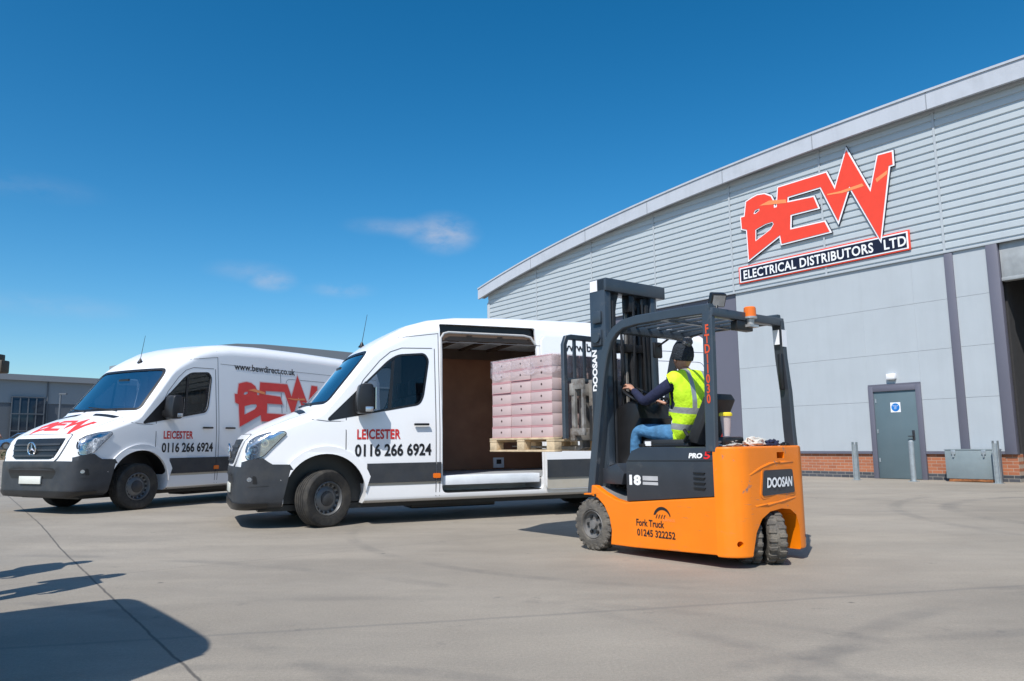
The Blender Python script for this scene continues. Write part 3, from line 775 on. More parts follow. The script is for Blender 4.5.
# blue car
def small_car(loc, rz, label):
    r = tag(empty('parked_car', loc, rz), label, 'car')
    prof = [(0, .35), (0, .62), (.12, .78), (.9, .92), (1.55, 1.38), (2.0, 1.45), (2.9, 1.42), (3.6, 1.05), (3.95, .95), (4.05, .5), (3.95, .3), (.1, .25)]
    me = MB().prism(prof, 'y', 0, 1.7, .06).mesh('body')
    me = boolean(me, [MB().cyl((x, y0, .31), (x, y1, .31), .36, seg=24) for x in (.8, 3.2) for y0, y1 in ((-.1, .25), (1.45, 1.8))])
    finish(me); bd = link('body', me, CARB if not me.materials else None, r)
    if not me.materials: me.materials.append(CARB)
    MB().prism([(1.0, .96), (1.58, 1.34), (2.25, 1.38), (2.25, .96)], 'y', -.012, 1.712).build('window', FARG, r)
    MB().prism([(2.33, .96), (2.33, 1.38), (2.9, 1.35), (3.35, 1.04), (3.3, .96)], 'y', -.012, 1.712).build('window', FARG, r)
    MB().prism([(.93, .955), (1.53, 1.37), (1.50, 1.40), (.88, .965)], 'y', .15, 1.55).build('windscreen', FARG, r)
    for x in (.8, 3.2):
        for y in (.0, 1.5):
            wv = MB().lathe([(0, 0), (.29, 0), (.31, .03), (.31, .17), (.29, .2), (0, .2)], 24, Matrix.Translation((x, y, .31)) @ Matrix.Rotation(R(-90), 4, 'X')).build('wheel', RUBBER, r)
            yy = -.004 if y == 0 else 1.704
            MB().cyl((x, yy, .31), (x, yy+(.01 if y == 0 else -.01), .31), .2, seg=20).build('rim', RIM, wv)
    for y in (.12, 1.3): MB().box((-.01, y, .62), (.05, y+.28, .74), .02).build('headlight', LENS, r)
small_car((-43.3, 63.8, .92), R(20), 'small blue parked car at the far left beyond the vans')
# tall flood light mast just at the left edge
lp = tag(empty('floodlight_post', (-13.35, 18.9, 0)), 'tall yard floodlight with a brown head at the left edge of the view', 'street light')
MB().cyl((0, 0, 0), (0, 0, 4.2), .08, .05).build('pole', FARD, lp)
MB().box((-.25, -.06, 2.98), (.62, .06, 3.05), .01).build('arm', mat('lamp_bracket', (.05, .045, .04), .6), lp)
hd = MB().box((.30, -.16, 2.88), (.64, .16, 3.20), .03, M=None).box((.26, -.18, 3.2), (.50, .18, 3.36), .02).build('lamp_head', mat('lamp_brown', (.06, .045, .03), .6), lp)
lp2 = tag(empty('lamp_post', (-37.3, 62.5, 0)), 'thin dark lamp post in front of the far grey warehouse', 'street light')
MB().cyl((0, 0, 0), (0, 0, 5.4), .12, .07).build('pole', FARD, lp2); MB().box((-.1, -.1, 5.4), (.5, .1, 5.5)).build('lamp_head', FARD, lp2)

# ------------------------------------------------------------------ van (local x from nose to tail, y from near side 0 to far side 1.98)
VC = .99
#        u     W     ztop  rv   rh
ST = [(-.045, .66, .66, .10, .16), (-.040, .76, .73, .10, .16), (-.025, .83, .85, .10, .16), (-.005, .875, .98, .10, .17), (.025, .90, 1.075, .10, .18),
      (.07, .92, 1.125, .11, .20), (.14, .938, 1.175, .12, .23), (.30, .958, 1.255, .13, .25), (.48, .975, 1.335, .13, .25), (.66, .985, 1.405, .13, .24), (.78, .988, 1.455, .12, .20),
      (.83, .99, 1.49, .11, .17), (1.0, .99, 1.685, .11, .15), (1.2, .99, 1.915, .12, .14), (1.40, .99, 2.145, .13, .15), (1.50, .99, 2.245, .14, .17), (1.62, .99, 2.335, .16, .20), (1.80, .99, 2.44, .18, .24),
      (2.05, .99, 2.57, .20, .28), (2.35, .99, 2.66, .22, .30), (2.75, .99, 2.72, .23, .32), (3.5, .99, 2.755, .24, .33), (4.7, .99, 2.765, .24, .33), (5.9, .99, 2.755, .24, .33),
      (6.55, .99, 2.73, .24, .33), (6.78, .985, 2.66, .23, .31), (6.88, .975, 2.59, .22, .29), (6.93, .955, 2.50, .2, .26), (6.945, .93, 2.42, .2, .24)]
def bulge(u):
    k = min(1, max(0, (u-.9)/1.7)); k = 1-k*k*(3-2*k)
    n_ = min(1, max(0, (u+.1)/.9)); return .17*k*(.5+.5*n_)
def section(st, inset=0., zb=.27, u=None):
    u_, W, zt, rv, rh = st; W -= inset; zt -= inset
    zs = zt - rv
    def h(z): return W - max(0, z-1.22)*.085 - max(0, .55-z)*.05
    pts = [(0, zb), (W*.5, zb), (W-.09, zb), (h(zb)-.01, zb+.035)]
    z0 = zb+.07
    for f in (0, .12, .25, .38, .5, .62, .74, .87, 1.): z = z0 + (zs-z0)*f; pts.append((h(z), z))
    hw = h(zs); n = 8; top = hw - rh
    crown = .035 if zt > 1.6 else .05
    def zc(x): return zt - crown*(x/max(.1, W))**2
    for i in range(1, n+1):
        a = math.pi/2*i/n
        pts.append((top + rh*math.cos(a), zs + (zc(top)-zs)*math.sin(a)))
    for f in (.8, .6, .4, .2, 0): pts.append((top*f, zc(top*f)))
    return pts
def loft(stations, inset=0., zb=.27):
    bm = bmesh.new(); rings = []
    for st in stations:
        p = section(st, inset, zb); ring = []
        full = [(-h, z) for h, z in p] + [(h, z) for h, z in p[-2:0:-1]]
        for h, z in full:
            x = st[0] + bulge(st[0])*(abs(h)/.99)**2.4
            if st[0] < .3: x += max(0, z-.72)*.08*(1-max(0, st[0])/.3)
            ring.append(bm.verts.new((x, VC+h, z)))
        rings.append(ring)
    n = len(rings[0])
    for a, b in zip(rings, rings[1:]):
        for k in range(n): bm.faces.new((a[k], a[(k+1) % n], b[(k+1) % n], b[k]))
    for ring in (rings[0], rings[-1]):
        m_ = len(section(stations[0])); Lh = ring[:m_]; Rh = [ring[0]] + ring[:m_-1:-1] + [ring[m_-1]]
        for k in range(m_-1):
            q = [Lh[k], Lh[k+1], Rh[k+1], Rh[k]]
            q = [x for i, x in enumerate(q) if x not in q[:i]]
            if len(q) > 2: bm.faces.new(q)
    bmesh.ops.recalc_face_normals(bm, faces=bm.faces)
    return bm
def wbox(*a, **k):
    m = MB(); m.box(*a, **k); return m
WIN = round_poly([(1.02, 1.30), (2.17, 1.50), (2.22, 1.60), (2.30, 2.08), (2.25, 2.155), (1.90, 2.125), (1.78, 2.05)], [.02, .08, .05, .06, .06, .12, .06])
SCR = round_poly([(-.875, 1.515), (.875, 1.515), (.80, 2.175), (-.80, 2.175)], [.06, .06, .12, .12])
DOOR = round_poly([(2.47, .355), (3.92, .355), (3.90, 1.5), (3.865, 2.575), (2.47, 2.575)], [.08, .08, 0, .03, .03])
def van_hull():
    return loft(ST)
def make_wheel(parent, x, y, side, steer=0., front=True):
    """side -1: outer face towards -y"""
    e = empty('wheel', (x, y, .345), steer, parent)
    M = Matrix.Rotation(R(90 if side < 0 else -90), 4, 'X')     # lathe z -> outwards
    Rr = .345
    prof = [(.205, -.11), (.25, -.118), (.31, -.118), (.333, -.108)]
    z = -.10
    for k in range(5):   # tread with circumferential grooves
        prof += [(Rr, z), (Rr, z+.030), (Rr-.009, z+.031), (Rr-.009, z+.039)]; z += .040
    prof = prof[:-2] + [(.336, .104), (.318, .116), (.25, .118), (.215, .108), (.205, .09)]
    MB().lathe(prof, 48, M, close=True).build('tyre', RUBBER, e, ang=28)
    b = MB().lathe([(.206, .10), (.195, .104), (.186, .085), (.180, .055), (.150, .045), (.120, .062), (.09, .072), (.0, .072)], 40, M)
    b.lathe([(.206, .10), (.206, -.09), (.17, -.09)], 40, M)
    b.build('rim', RIM, e)
    b = MB()
    for k in range(16):
        a = 2*math.pi*k/16; c, s_ = math.cos(a), math.sin(a)
        Mk = M @ Matrix.Translation((.166*c, .166*s_, .0515)) @ Matrix.Rotation(a, 4, 'Z')
        b.box((-.014, -.017, -.004), (.014, .017, .006), .003, Mk)
    b.build('vent_slot', BLACKP, e)
    b = MB().lathe([(.093, .069), (.090, .082), (.06, .088), (.05, .094), (0, .096)], 28, M).build('hub_cap', HUB, e)
    return e

def make_van(door_open, steer, hood_logo, plate):
    v = empty('white_van')
    hull = van_hull(); D = Drape(hull)
    SIDE = dict(O=(0, -1, 0), e1=(1, 0, 0), e2=(0, 0, 1), D=(0, 1, 0))
    SIDE2 = dict(O=(0, 3, 0), e1=(1, 0, 0), e2=(0, 0, 1), D=(0, -1, 0))
    FRONT = dict(O=(-2, VC, 0), e1=(0, 1, 0), e2=(0, 0, 1), D=(1, 0, 0))
    TOP = dict(O=(0, 0, 4), e1=(1, 0, 0), e2=(0, 1, 0), D=(0, 0, -1))
    me = bpy.data.meshes.new('body'); hull.to_mesh(me)
    cav = loft([s for s in ST if s[0] >= .83 and s[0] < 6.9], .045, .50); cm_ = MB(); cm_.bm.free(); cm_.bm = cav
    cuts = [cm_]
    m = MB(); m.prism(WIN, 'y', -1, 3); cuts.append(m)
    m = MB(); m.prism([(VC+y, z) for y, z in SCR], 'x', .2, 2.0); cuts.append(m)
    for x in (1.0, 5.325):
        for y0, y1 in ((-.5, 2.5),):
            arch = [(x-.49, .1), (x-.49, .40)] + arc(x, .40, .49, 180, 0, 18)[1:-1] + [(x+.49, .40), (x+.42, .1)]
            arch = [(a, .40+(z-.40)*1.0) for a, z in arch]
            m = MB(); m.prism(arch, 'y', y0, y1); cuts.append(m)
    if door_open:
        m = MB(); m.prism(DOOR, 'y', -.5, .6); cuts.append(m)
    me = boolean(me, cuts); finish(me, 30)
    me.materials.clear()
    body = link('body', me, WHITE, v)
    md = body.modifiers.new('wn', 'WEIGHTED_NORMAL'); md.keep_sharp = True
    # wheel housings
    for x in (1.0, 5.325):
        for y0, y1 in ((.035, .32), (1.66, 1.945)):
            b = MB(); P = arc(x, .40, .50, 180, 0, 18); P = [(x-.50, .28)] + P + [(x+.50, .28)]; n = len(P)
            b.raw([(a, y0, z) for a, z in P] + [(a, y1, z) for a, z in P], [(i, i+1, i+1+n, i+n) for i in range(n-1)])
            yi = y1 if y0 < 1 else y0
            b.raw([(a, yi, z) for a, z in P], [tuple(range(n))]); b.build('wheel_housing', BLACKP, v, recalc=False)
    for x, st in ((1.0, steer), (5.325, 0)):
        make_wheel(v, x, .135, -1, st); make_wheel(v, x, 1.845, 1, st)
    MB().box((.25, .30, .20), (6.8, 1.68, .268)).box((.95, .3, .30), (1.05, 1.68, .4)).cyl((5.325, .25, .345), (5.325, 1.73, .345), .06).box((2.2, .5, .14), (3.4, .9, .2), .02).cyl((3.6, 1.3, .2), (6.9, 1.4, .24), .035).build('underbody', BLACKP, v)
    # glass
    bm_obj('side_window', D.patch(offset_poly(WIN, .012), off=-.014, step=.2, **SIDE), GLASS, v)
    bm_obj('side_window', D.patch(offset_poly(WIN, .012), off=-.014, step=.2, **SIDE2), GLASS, v)
    bm_obj('windscreen', D.patch(offset_poly(SCR, .014), off=-.010, step=.07, **FRONT), SCREEN, v)
    # rubber surrounds (thin rings)
    for dd in (SIDE, SIDE2):
        bm_obj('window_seal', D.patch(offset_poly(WIN, .016), off=.003, step=0, holes=[offset_poly(WIN, -.010)], **dd), BLACKP, v)
        tri = [(1.03, 1.307), (1.48, 1.385), (1.48, 1.785), (1.40, 1.70)]
        bm_obj('mirror_mount', D.patch(tri, off=.004, step=0, **dd), BLACKP, v)
        bm_obj('window_divider', D.patch([(1.76, 1.43), (1.805, 1.435), (1.86, 2.1), (1.82, 2.08)], off=-.006, step=0, **dd), BLACKP, v)
    bm_obj('windscreen_seal', D.patch(offset_poly(SCR, .022), off=.003, step=.08, holes=[offset_poly(SCR, -.018)], **FRONT), BLACKP, v)
    # cab interior
    b = MB().box((1.05, .12, 1.18), (1.42, 1.86, 1.44), .05).box((1.0, .36, .5), (1.2, 1.62, 1.2)).box((.95, .10, .92), (1.2, 1.88, 1.2)).box((.9, .36, .46), (2.42, 1.62, .52)).box((1.55, .08, .46), (2.42, 1.90, .519))
    b.build('dashboard', INT, v)
    MB().box((2.40, .17, .5), (2.435, 1.81, 2.40)).box((2.40, .07, .5), (2.434, 1.91, 1.5)).build('bulkhead', INT, v)
    for y0, y1 in ((.22, .66), (.68, 1.12), (1.30, 1.76)):
        s_ = MB().box((1.75, y0, .85), (2.25, y1, 1.02), .05).prism([(2.18, .95), (2.34, .95), (2.39, 1.62), (2.28, 1.64)], 'y', y0, y1, .04).box((2.28, y0+.12, 1.66), (2.37, y1-.12, 1.88), .03).build('seat', INT, v)
    M = Matrix.Translation((1.55, 1.53, 1.36)) @ Matrix.Rotation(R(-62), 4, 'Y')
    MB().tube([M @ Vector((.2*math.cos(a*.3142), .2*math.sin(a*.3142), 0)) for a in range(20)], .016, 8, closed=True).cyl(M @ Vector((0, 0, 0)), (1.35, 1.53, 1.28), .04).build('steering_wheel', BLACKP, v)
    MB().box((1.28, .80, 1.96), (1.32, 1.04, 2.03), .01).build('rear_mirror', BLACKP, v)
    MB().raw([(.88, .5, 1.515), (.98, .5, 1.515), (.98, .72, 1.515), (.88, .72, 1.515)], [(0, 1, 2, 3)]).build('paper_note', SIGN_W, v)
    # cargo bay
    b = MB().box((2.44, 1.79, .58), (6.84, 1.81, 2.44)).box((2.44, .17, .58), (2.455, 1.78, 2.44)).box((6.80, .17, .58), (6.82, 1.81, 2.38))
    b.build('plywood_lining', PLY, v)
    MB().box((3.98, .125, .58), (6.8, .14, 2.3)).build('plywood_lining', PLY, v)
    MB().box((2.44, .30, .52), (6.84, 1.90, .575)).build('cargo_floor', CARGO, v)
    MB().box((2.50, .055, .455), (3.88, .30, .576), .008).build('threshold', STEP, v)
    MB().box((2.49, .02, .33), (3.90, .30, .372)).build('step_well', BLACKP, v)
    b = MB()
    for x in (2.9, 3.35, 3.8, 4.6, 5.4, 6.2): b.box((x-.035, .15, 2.42), (x+.035, 1.83, 2.46))
    b.box((2.50, .16, 2.36), (6.75, .22, 2.46)).box((2.50, 1.76, 2.3), (6.75, 1.82, 2.46))
    b.parts('roof_bow', mat('inner_brown', (.10, .065, .045), .6), v)
    sk = MB().box((3.88, 1.76, .60), (4.06, 1.789, .76), .006).build('power_unit', SIGN_W, v); MB().box((3.93, 1.754, .66), (4.01, 1.7595, .73)).build('display', BLACKP, sk)
    # bumper: lower nose following the hull
    def belt(name, planes, off, m, cut_arch=True, label=None):
        bm = hull.copy()
        for cop, no in planes:
            bmesh.ops.bisect_plane(bm, geom=bm.verts[:]+bm.edges[:]+bm.faces[:], plane_co=cop, plane_no=no, clear_outer=True)
        bm.normal_update()
        nrm = {q: q.normal.copy() for q in bm.verts}
        for q in bm.verts: q.co += nrm[q]*off
        be = [e for e in bm.edges if e.is_boundary]
        r_ = bmesh.ops.extrude_edge_only(bm, edges=be)
        for g in r_['geom']:
            if isinstance(g, bmesh.types.BMVert):
                near = [e.other_vert(g) for e in g.link_edges]; nn = [nrm[x] for x in near if x in nrm]
                g.co -= (nn[0] if nn else Vector((0, 0, 0)))*(off+.025)
        bmesh.ops.recalc_face_normals(bm, faces=bm.faces)
        return bm_obj(name, bm, m, v, 40, label)
    bump = belt('front_bumper', [((0, 0, .745), (.04, 0, 1)), ((.60, 0, .765), (1, 0, -.22))], .022, TRIM)
    belt('bumper_lip', [((0, 0, .33), (0, 0, 1)), ((.34, 0, .3), (1, 0, 0))], .035, BLACKP)
    for dd, y_ in ((SIDE, 0), (SIDE2, 1)):
        # corner of the bumper that rises beside the headlamp
        bm_obj('bumper_corner', D.patch([(.03, .70), (.62, .70), (.575, .765), (.38, .770), (.33, .80), (.27, .845), (.12, .83), (.04, .80)], off=.022, thick=.03, step=.05, **dd), TRIM, v)
        # lower side mouldings
        segs = [(1.50, 2.385)] + ([(2.40, 2.455)] if door_open else [(2.395, 3.90)]) + ([(3.955, 4.80)] if True else []) + [(5.86, 6.85)]
        for a, c_ in segs:
            bm_obj('side_moulding', D.patch([(a, .515), (c_, .515), (c_, .755), (a, .755)], off=.018, thick=.03, step=0, **dd), TRIM, v)
            bm_obj('sill_panel', D.patch([(a, .30), (c_, .30), (c_, .512), (a, .512)], off=.003, step=0, **dd), WHITE_LOW, v)
        for x in (1.0, 5.325):
            P = arc(x, .40, .485, 178, 2, 22); Q = arc(x, .40, .575, 20, 168, 20)
            bm_obj('wheel_arch_flare', D.patch(P+Q, off=.022, thick=.03, step=0, **dd), WHITE, v)
    # fog lamp recess and lower grille
    bm_obj('lower_grille', D.patch(round_poly([(-.50, .50), (.50, .50), (.58, .60), (.52, .655), (-.52, .655), (-.58, .60)], .03), off=.0235, step=.06, **FRONT), BLACKP, bump)
    for s_ in (-1, 1):
        DG = dict(O=(-1.2 , VC+s_*1.9, 0), e1=(.72, s_*.69, 0), e2=(0, 0, 1), D=(.69, -s_*.72, 0))
        # recess position is measured across the corner
        bm_obj('fog_recess', D.patch(round_poly([(.06, .555), (.22, .54), (.20, .635), (.06, .655)], .02), off=.0235, step=.05, **(SIDE if s_ < 0 else SIDE2)), BLACKP, bump)
        fo = bm_obj('fog_lamp', D.patch(arc(.125, .598, .027, 0, 342, 18), off=.027, step=0, **(SIDE if s_ < 0 else SIDE2)), LENS, bump)
        bm_obj('bumper_crease', D.patch([(.05, .505), (.34, .520), (.34, .528), (.05, .515)], off=.026, step=.05, **(SIDE if s_ < 0 else SIDE2)), HUB, bump)
        # headlamp wraps the corner
        HD = SIDE if s_ < 0 else SIDE2
        HL = round_poly([(.085, .835), (.15, .825), (.27, .865), (.38, .985), (.53, 1.135), (.49, 1.160), (.34, 1.145), (.20, 1.100), (.115, 1.04), (.08, .93)], [.03, .03, .05, .05, .02, .02, .05, .04, .04, .04])
        hl = bm_obj('headlight', D.patch(HL, off=.006, step=.04, **HD), LENS, v)
        bm_obj('lamp_bezel', D.patch(offset_poly(HL, .008), off=.004, step=.05, holes=[offset_poly(HL, -.010)], **HD), BLACKP, hl)
        for cx, cz, rr in ((.175, .945, .056), (.285, 1.02, .048)):
            bm_obj('lamp_bowl', D.patch(arc(cx, cz, rr, 0, 342, 20), off=.011, step=0, holes=[arc(cx, cz, rr*.78, 0, 340, 18)], **HD), CHROME, hl)
            bm_obj('lamp_bulb', D.patch(arc(cx, cz, rr*.35, 0, 340, 12), off=.014, step=0, **HD), SIGN_W, hl)
        bm_obj('indicator', D.patch([(.30, 1.09), (.36, 1.08), (.47, 1.135), (.34, 1.13)], off=.011, step=0, **HD), CHROME, hl)
        bm_obj('lamp_cover', D.patch(HL, off=.020, step=.05, **HD), LENSC, hl)
    # grille with badge
    GR = round_poly([(-.49, .775), (.49, .775), (.585, .98), (.60, 1.075), (-.60, 1.075), (-.585, .98)], [.10, .10, .05, .03, .03, .05])
    bm_obj('grille_surround', D.patch(offset_poly(GR, .055), off=.020, thick=.03, step=.05, **FRONT), WHITE, v)
    bm_obj('grille_gap', D.patch(offset_poly(GR, .064), off=.008, step=.05, holes=[offset_poly(GR, .050)], **FRONT), SEAM, v)
    gr = bm_obj('grille', D.patch(GR, off=.024, step=.05, **FRONT), BLACKP, v)
    for zc, hw in ((.825, .50), (.905, .53), (.985, .56)):
        bm_obj('grille_bar', D.patch([(-hw, zc-.012), (hw, zc-.012), (hw, zc+.016), (-hw, zc+.016)], off=.040, thick=.03, step=.05, **FRONT), HUB, gr)
    h = D.t.ray_cast(Vector((-2, VC, .92)), Vector((1, 0, 0)))[0]
    Mb = Matrix.Translation((h.x-.058, VC, .925)) @ Matrix.Rotation(R(-6), 4, 'Y') @ Matrix.Rotation(R(-90), 4, 'Y')
    bd = MB().tube([Mb @ Vector((.094*math.cos(2*math.pi*k/28), .094*math.sin(2*math.pi*k/28), 0)) for k in range(28)], .011, 8, closed=True)
    for k in range(3):
        a = 2*math.pi*k/3
        dx, dy = math.cos(a), math.sin(a); px_, py_ = -dy, dx
        bd.raw([(dx*.092, dy*.092, .0), (px_*.017, py_*.017, .0), (-px_*.017, -py_*.017, .0), (0, 0, .016), (-dx*.01, -dy*.01, 0)], [(0, 1, 3), (0, 3, 2), (1, 4, 3), (4, 2, 3), (0, 2, 1), (1, 2, 4)], Mb)
    bd.build('badge', CHROME, gr, ang=20)
    hp_ = D.t.ray_cast(Vector((-2, VC, .48)), Vector((1, 0, 0)))[0]
    if plate:
        MB().box((hp_.x-.05, VC-.26, .425), (hp_.x-.030, VC+.26, .535), .004).build('number_plate', PLATE, v)
    else:
        MB().box((hp_.x-.05, VC-.26, .425), (hp_.x-.030, VC+.26, .535), .004).build('number_plate', PLATE, v)
    # bonnet shut line, scuttle vents, wipers
    bm_obj('bonnet_gap', D.patch([(x, y) for x, y in [(.10, .30), (.45, .20), (.80, .165), (.80, .172), (.45, .207), (.10, .309)]], off=.002, step=.06, **TOP), SEAM, v)
    bm_obj('bonnet_gap', D.patch([(x, 1.98-y) for x, y in [(.10, .30), (.45, .20), (.80, .165), (.80, .172), (.45, .207), (.10, .309)]], off=.002, step=.06, **TOP), SEAM, v)
    for a, c_ in ((.24, .82), (1.16, 1.74)):
        bm_obj('scuttle_vent', D.patch(round_poly([(.70, a+.04), (.775, a), (.775, c_), (.70, c_-.04)], .02), off=.006, step=.06, **TOP), BLACKP, v)
    for y0, y1 in ((.45, 1.12), (1.15, 1.75)):
        p0 = D.t.ray_cast(Vector((-2, y0, 1.50)), Vector((1, 0, 0)))[0]; p1 = D.t.ray_cast(Vector((-2, y1, 1.56)), Vector((1, 0, 0)))[0]
        MB().cyl(p0 + Vector((-.03, 0, .0)), p1 + Vector((-.035, 0, 0)), .010, seg=6).build('wiper', BLACKP, v)
    # doors: shut lines, handles
    def line(pts, wd, dd, par=v, name='shut_line'):
        P = [Vector(p) for p in pts]; Lf, Rt = [], []
        for i, p in enumerate(P):
            d = (P[min(i+1, len(P)-1)] - P[max(i-1, 0)]).normalized(); nrm = Vector((-d.y, d.x))
            Lf.append(tuple(p + nrm*wd/2)); Rt.append(tuple(p - nrm*wd/2))
        bm_obj(name, D.patch(Lf + Rt[::-1], off=.0022, step=.12, **dd), SEAM, par)
    for dd in (SIDE, SIDE2):
        line([(1.235, .93), (1.235, 1.33)], .011, dd)
        line([(1.25, 1.42), (1.45, 1.80), (1.66, 2.05), (1.80, 2.17), (1.95, 2.225), (2.36, 2.235)], .010, dd)
        line([(2.39, .33), (2.39, 2.23)], .011, dd)
        line([(2.44, .33), (2.445, 2.55)], .009, dd)
        line([(2.50, 2.33), (6.8, 2.33)], .007, dd); line([(.62, 1.33), (1.0, 1.28), (1.235, 1.275)], .009, dd, name='crease')
        line([(1.9, 2.36), (2.45, 2.44)], .008, dd, name='crease')
    if not door_open:
        line([(3.915, .36), (3.90, 2.30)], .011, SIDE)
        line([(3.93, 1.36), (6.4, 1.36)], .030, SIDE, name='door_rail')
    line([(3.915, .36), (3.90, 2.30)], .011, SIDE2)
    for dd in (SIDE, SIDE2):
        for x0 in ((3.97+.04, 5.30), ):
            P = round_poly([(4.03, 1.12), (5.32, 1.12), (5.32, 2.18), (4.03, 2.18)], .12); Q = offset_poly(P, -.008)
            if not (door_open and dd is SIDE): bm_obj('panel_crease', D.patch(P, off=.002, step=0, holes=[Q], **dd), SEAM, v)
            P = round_poly([(5.40, 1.12), (6.72, 1.12), (6.72, 2.18), (5.40, 2.18)], .12); Q = offset_poly(P, -.008)
            bm_obj('panel_crease', D.patch(P, off=.002, step=0, holes=[Q], **dd), SEAM, v)
    def handle(x, z, dd, sgn_, dy=0., par=v):
        y = -.012 if dd is SIDE else 1.992
        s2 = -1 if dd is SIDE else 1
        b = MB().box((x-.10, min(y, y+s2*.035)+dy, z-.014), (x+.10, max(y, y+s2*.035)+dy, z+.016), .010)
        return b.build('door_handle', BLACKP, par)
    handle(2.19, 1.235, SIDE, -1); handle(2.19, 1.235, SIDE2, 1)
    # repeater lamp on the B pillar moulding
    bm_obj('side_repeater', D.patch(round_poly([(2.315, .555), (2.375, .555), (2.375, .62), (2.315, .62)], .015) if False else round_poly([(2.345, .555), (2.445, .555), (2.445, .615), (2.345, .615)], .015), off=.026, thick=.02, step=0, **SIDE), AMBER, v)
    # door mirrors
    for s_ in (0, 1):
        Y = (lambda y: y) if s_ == 0 else (lambda y: 1.98-y)
        b = MB(); p = round_poly([(0, 0), (.20, 0), (.22, .12), (.19, .37), (.03, .37), (-.01, .15)], .05)
        y0, y1 = sorted((Y(-.235), Y(-.03)))
        b.prism([(1.33+a, 1.365+c_) for a, c_ in p], 'y', y0, y1, .03)
        mm_ = b.build('door_mirror', BLACKP, v)
        y0, y1 = sorted((Y(-.06), Y(.03))); MB().box((1.34, y0, 1.40), (1.44, y1, 1.50), .02).build('mirror_arm', BLACKP, mm_)
        y0, y1 = sorted((Y(-.215), Y(-.05))); MB().box((1.548, y0, 1.42), (1.556, y1, 1.69)).build('mirror_glass', CHROME, mm_)
        y0, y1 = sorted((Y(-.243), Y(-.20))); MB().box((1.42, y0, 1.385), (1.52, y1, 1.45), .01).build('indicator', LENS, mm_)
    # aerial
    h2 = D.t.ray_cast(Vector((1.62, VC, 4)), Vector((0, 0, -1)))[0]
    MB().lathe([(.055, 0), (.03, .03), (.012, .07), (0, .075)], 14, Matrix.Translation(h2 - Vector((0, 0, .004)))).cyl(h2 + Vector((0, 0, .05)), h2 + Vector((.07, 0, .46)), .005, .003, seg=6).build('aerial', BLACKP, v)
    # rear doors, lamps, rear bumper
    MB().box((6.938, .12, .50), (6.96, .975, 2.30), .01).box((6.938, 1.005, .50), (6.96, 1.86, 2.30), .01).build('rear_door', WHITE, v)
    for y in (.02, 1.84): MB().box((6.88, y, .95), (6.966, y+.12, 1.55), .02).build('tail_light', REDL, v)
    MB().box((6.75, .03, .30), (7.0, 1.95, .50), .03).build('rear_bumper', TRIM, v)
    # lettering and logo on the near side
    def side_map(x0, z0, k=1., y=-.0045):
        def f(p):
            x = x0 + p[0]*k; z = z0 + p[1]*k
            return (x, max(0, z-1.22)*.085 + max(0, .55-z)*.05 + y, z)
        return f
    def fit(s, width, size, **kw):
        vs, fs = text2d(s, size, **kw); wmax = max(q[0] for q in vs) - min(q[0] for q in vs)
        return [((q[0]-min(p[0] for p in vs))*width/wmax, q[1]) for q in vs], fs
    def decal(name, s, x0, z0, width, size, m, par=v, dy=0., **kw):
        vs, fs = fit(s, width, size, **kw); f = side_map(x0, z0, 1., -.0045+dy); b = MB(); b.raw([f(q) for q in vs], fs); return b.build(name, m, par, recalc=False)
    decal('town_lettering', 'LEICESTER', 1.37, 1.06, .55, .165, TXT_RED, bold=.005, spacing=1.06)
    decal('phone_lettering', '0116 266 6924', 1.345, .85, .98, .20, TXT_BLK, bold=.006)
    dec_par, dx, dy = v, 0., 0.
    if door_open:
        # slid-back door hangs outside the body
        bm = D.patch(round_poly([(2.50, .36), (3.90, .36), (3.885, 1.4), (3.86, 2.30), (3.84, 2.46), (2.50, 2.46)], [.06, .06, 0, 0, .1, .1]), off=0., thick=.05, step=.25, **SIDE)
        dx, dy = 1.43, -.075
        for q in bm.verts: q.co += Vector((dx, dy, 0))
        sd = bm_obj('sliding_door', bm, WHITE, v)
        bm = D.patch([(2.505, .515), (3.895, .515), (3.895, .755), (2.505, .755)], off=.016, thick=.02, step=0, **SIDE)
        for q in bm.verts: q.co += Vector((dx, dy, 0))
        bm_obj('side_moulding', bm, TRIM, sd)
        bm = D.patch([(2.505, .37), (3.895, .37), (3.895, .512), (2.505, .512)], off=.003, step=0, **SIDE)
        for q in bm.verts: q.co += Vector((dx, dy, 0))
        bm_obj('sill_panel', bm, WHITE_LOW, sd)
        P = round_poly([(2.60, 1.12), (3.80, 1.12), (3.78, 2.18), (2.60, 2.18)], .12)
        bm = D.patch(P, off=.002, step=0, holes=[offset_poly(P, -.008)], **SIDE)
        for q in bm.verts: q.co += Vector((dx, dy, 0))
        bm_obj('panel_crease', bm, SEAM, sd)
        handle(2.62+dx, 1.235, SIDE, -1, dy, sd)
        MB().box((2.46, .20, 2.47), (3.90, .24, 2.60)).build('door_track', BLACKP, v)
        MB().tube([(2.475, .03, .45), (2.475, .05, 2.2), (2.485, .10, 2.38), (2.53, .115, 2.445), (2.60, .12, 2.465), (3.70, .12, 2.465), (3.80, .115, 2.445), (3.87, .10, 2.34)], .016, 8).build('door_seal', mat('pale_seal', (.42, .42, .42), .5), v)
        dec_par = sd
    else:
        handle(2.66, 1.235, SIDE, -1)
    dk = side_map(dx, 0., 1., -.005+dy)
    vs, fs = fit('www.bewdirect.co.uk', 1.48, .165, bold=.003); b = MB(); b.raw([dk((2.80+x, 2.262+y)) for x, y in vs], fs)
    b.build('web_lettering', TXT_BLK, v, recalc=False)
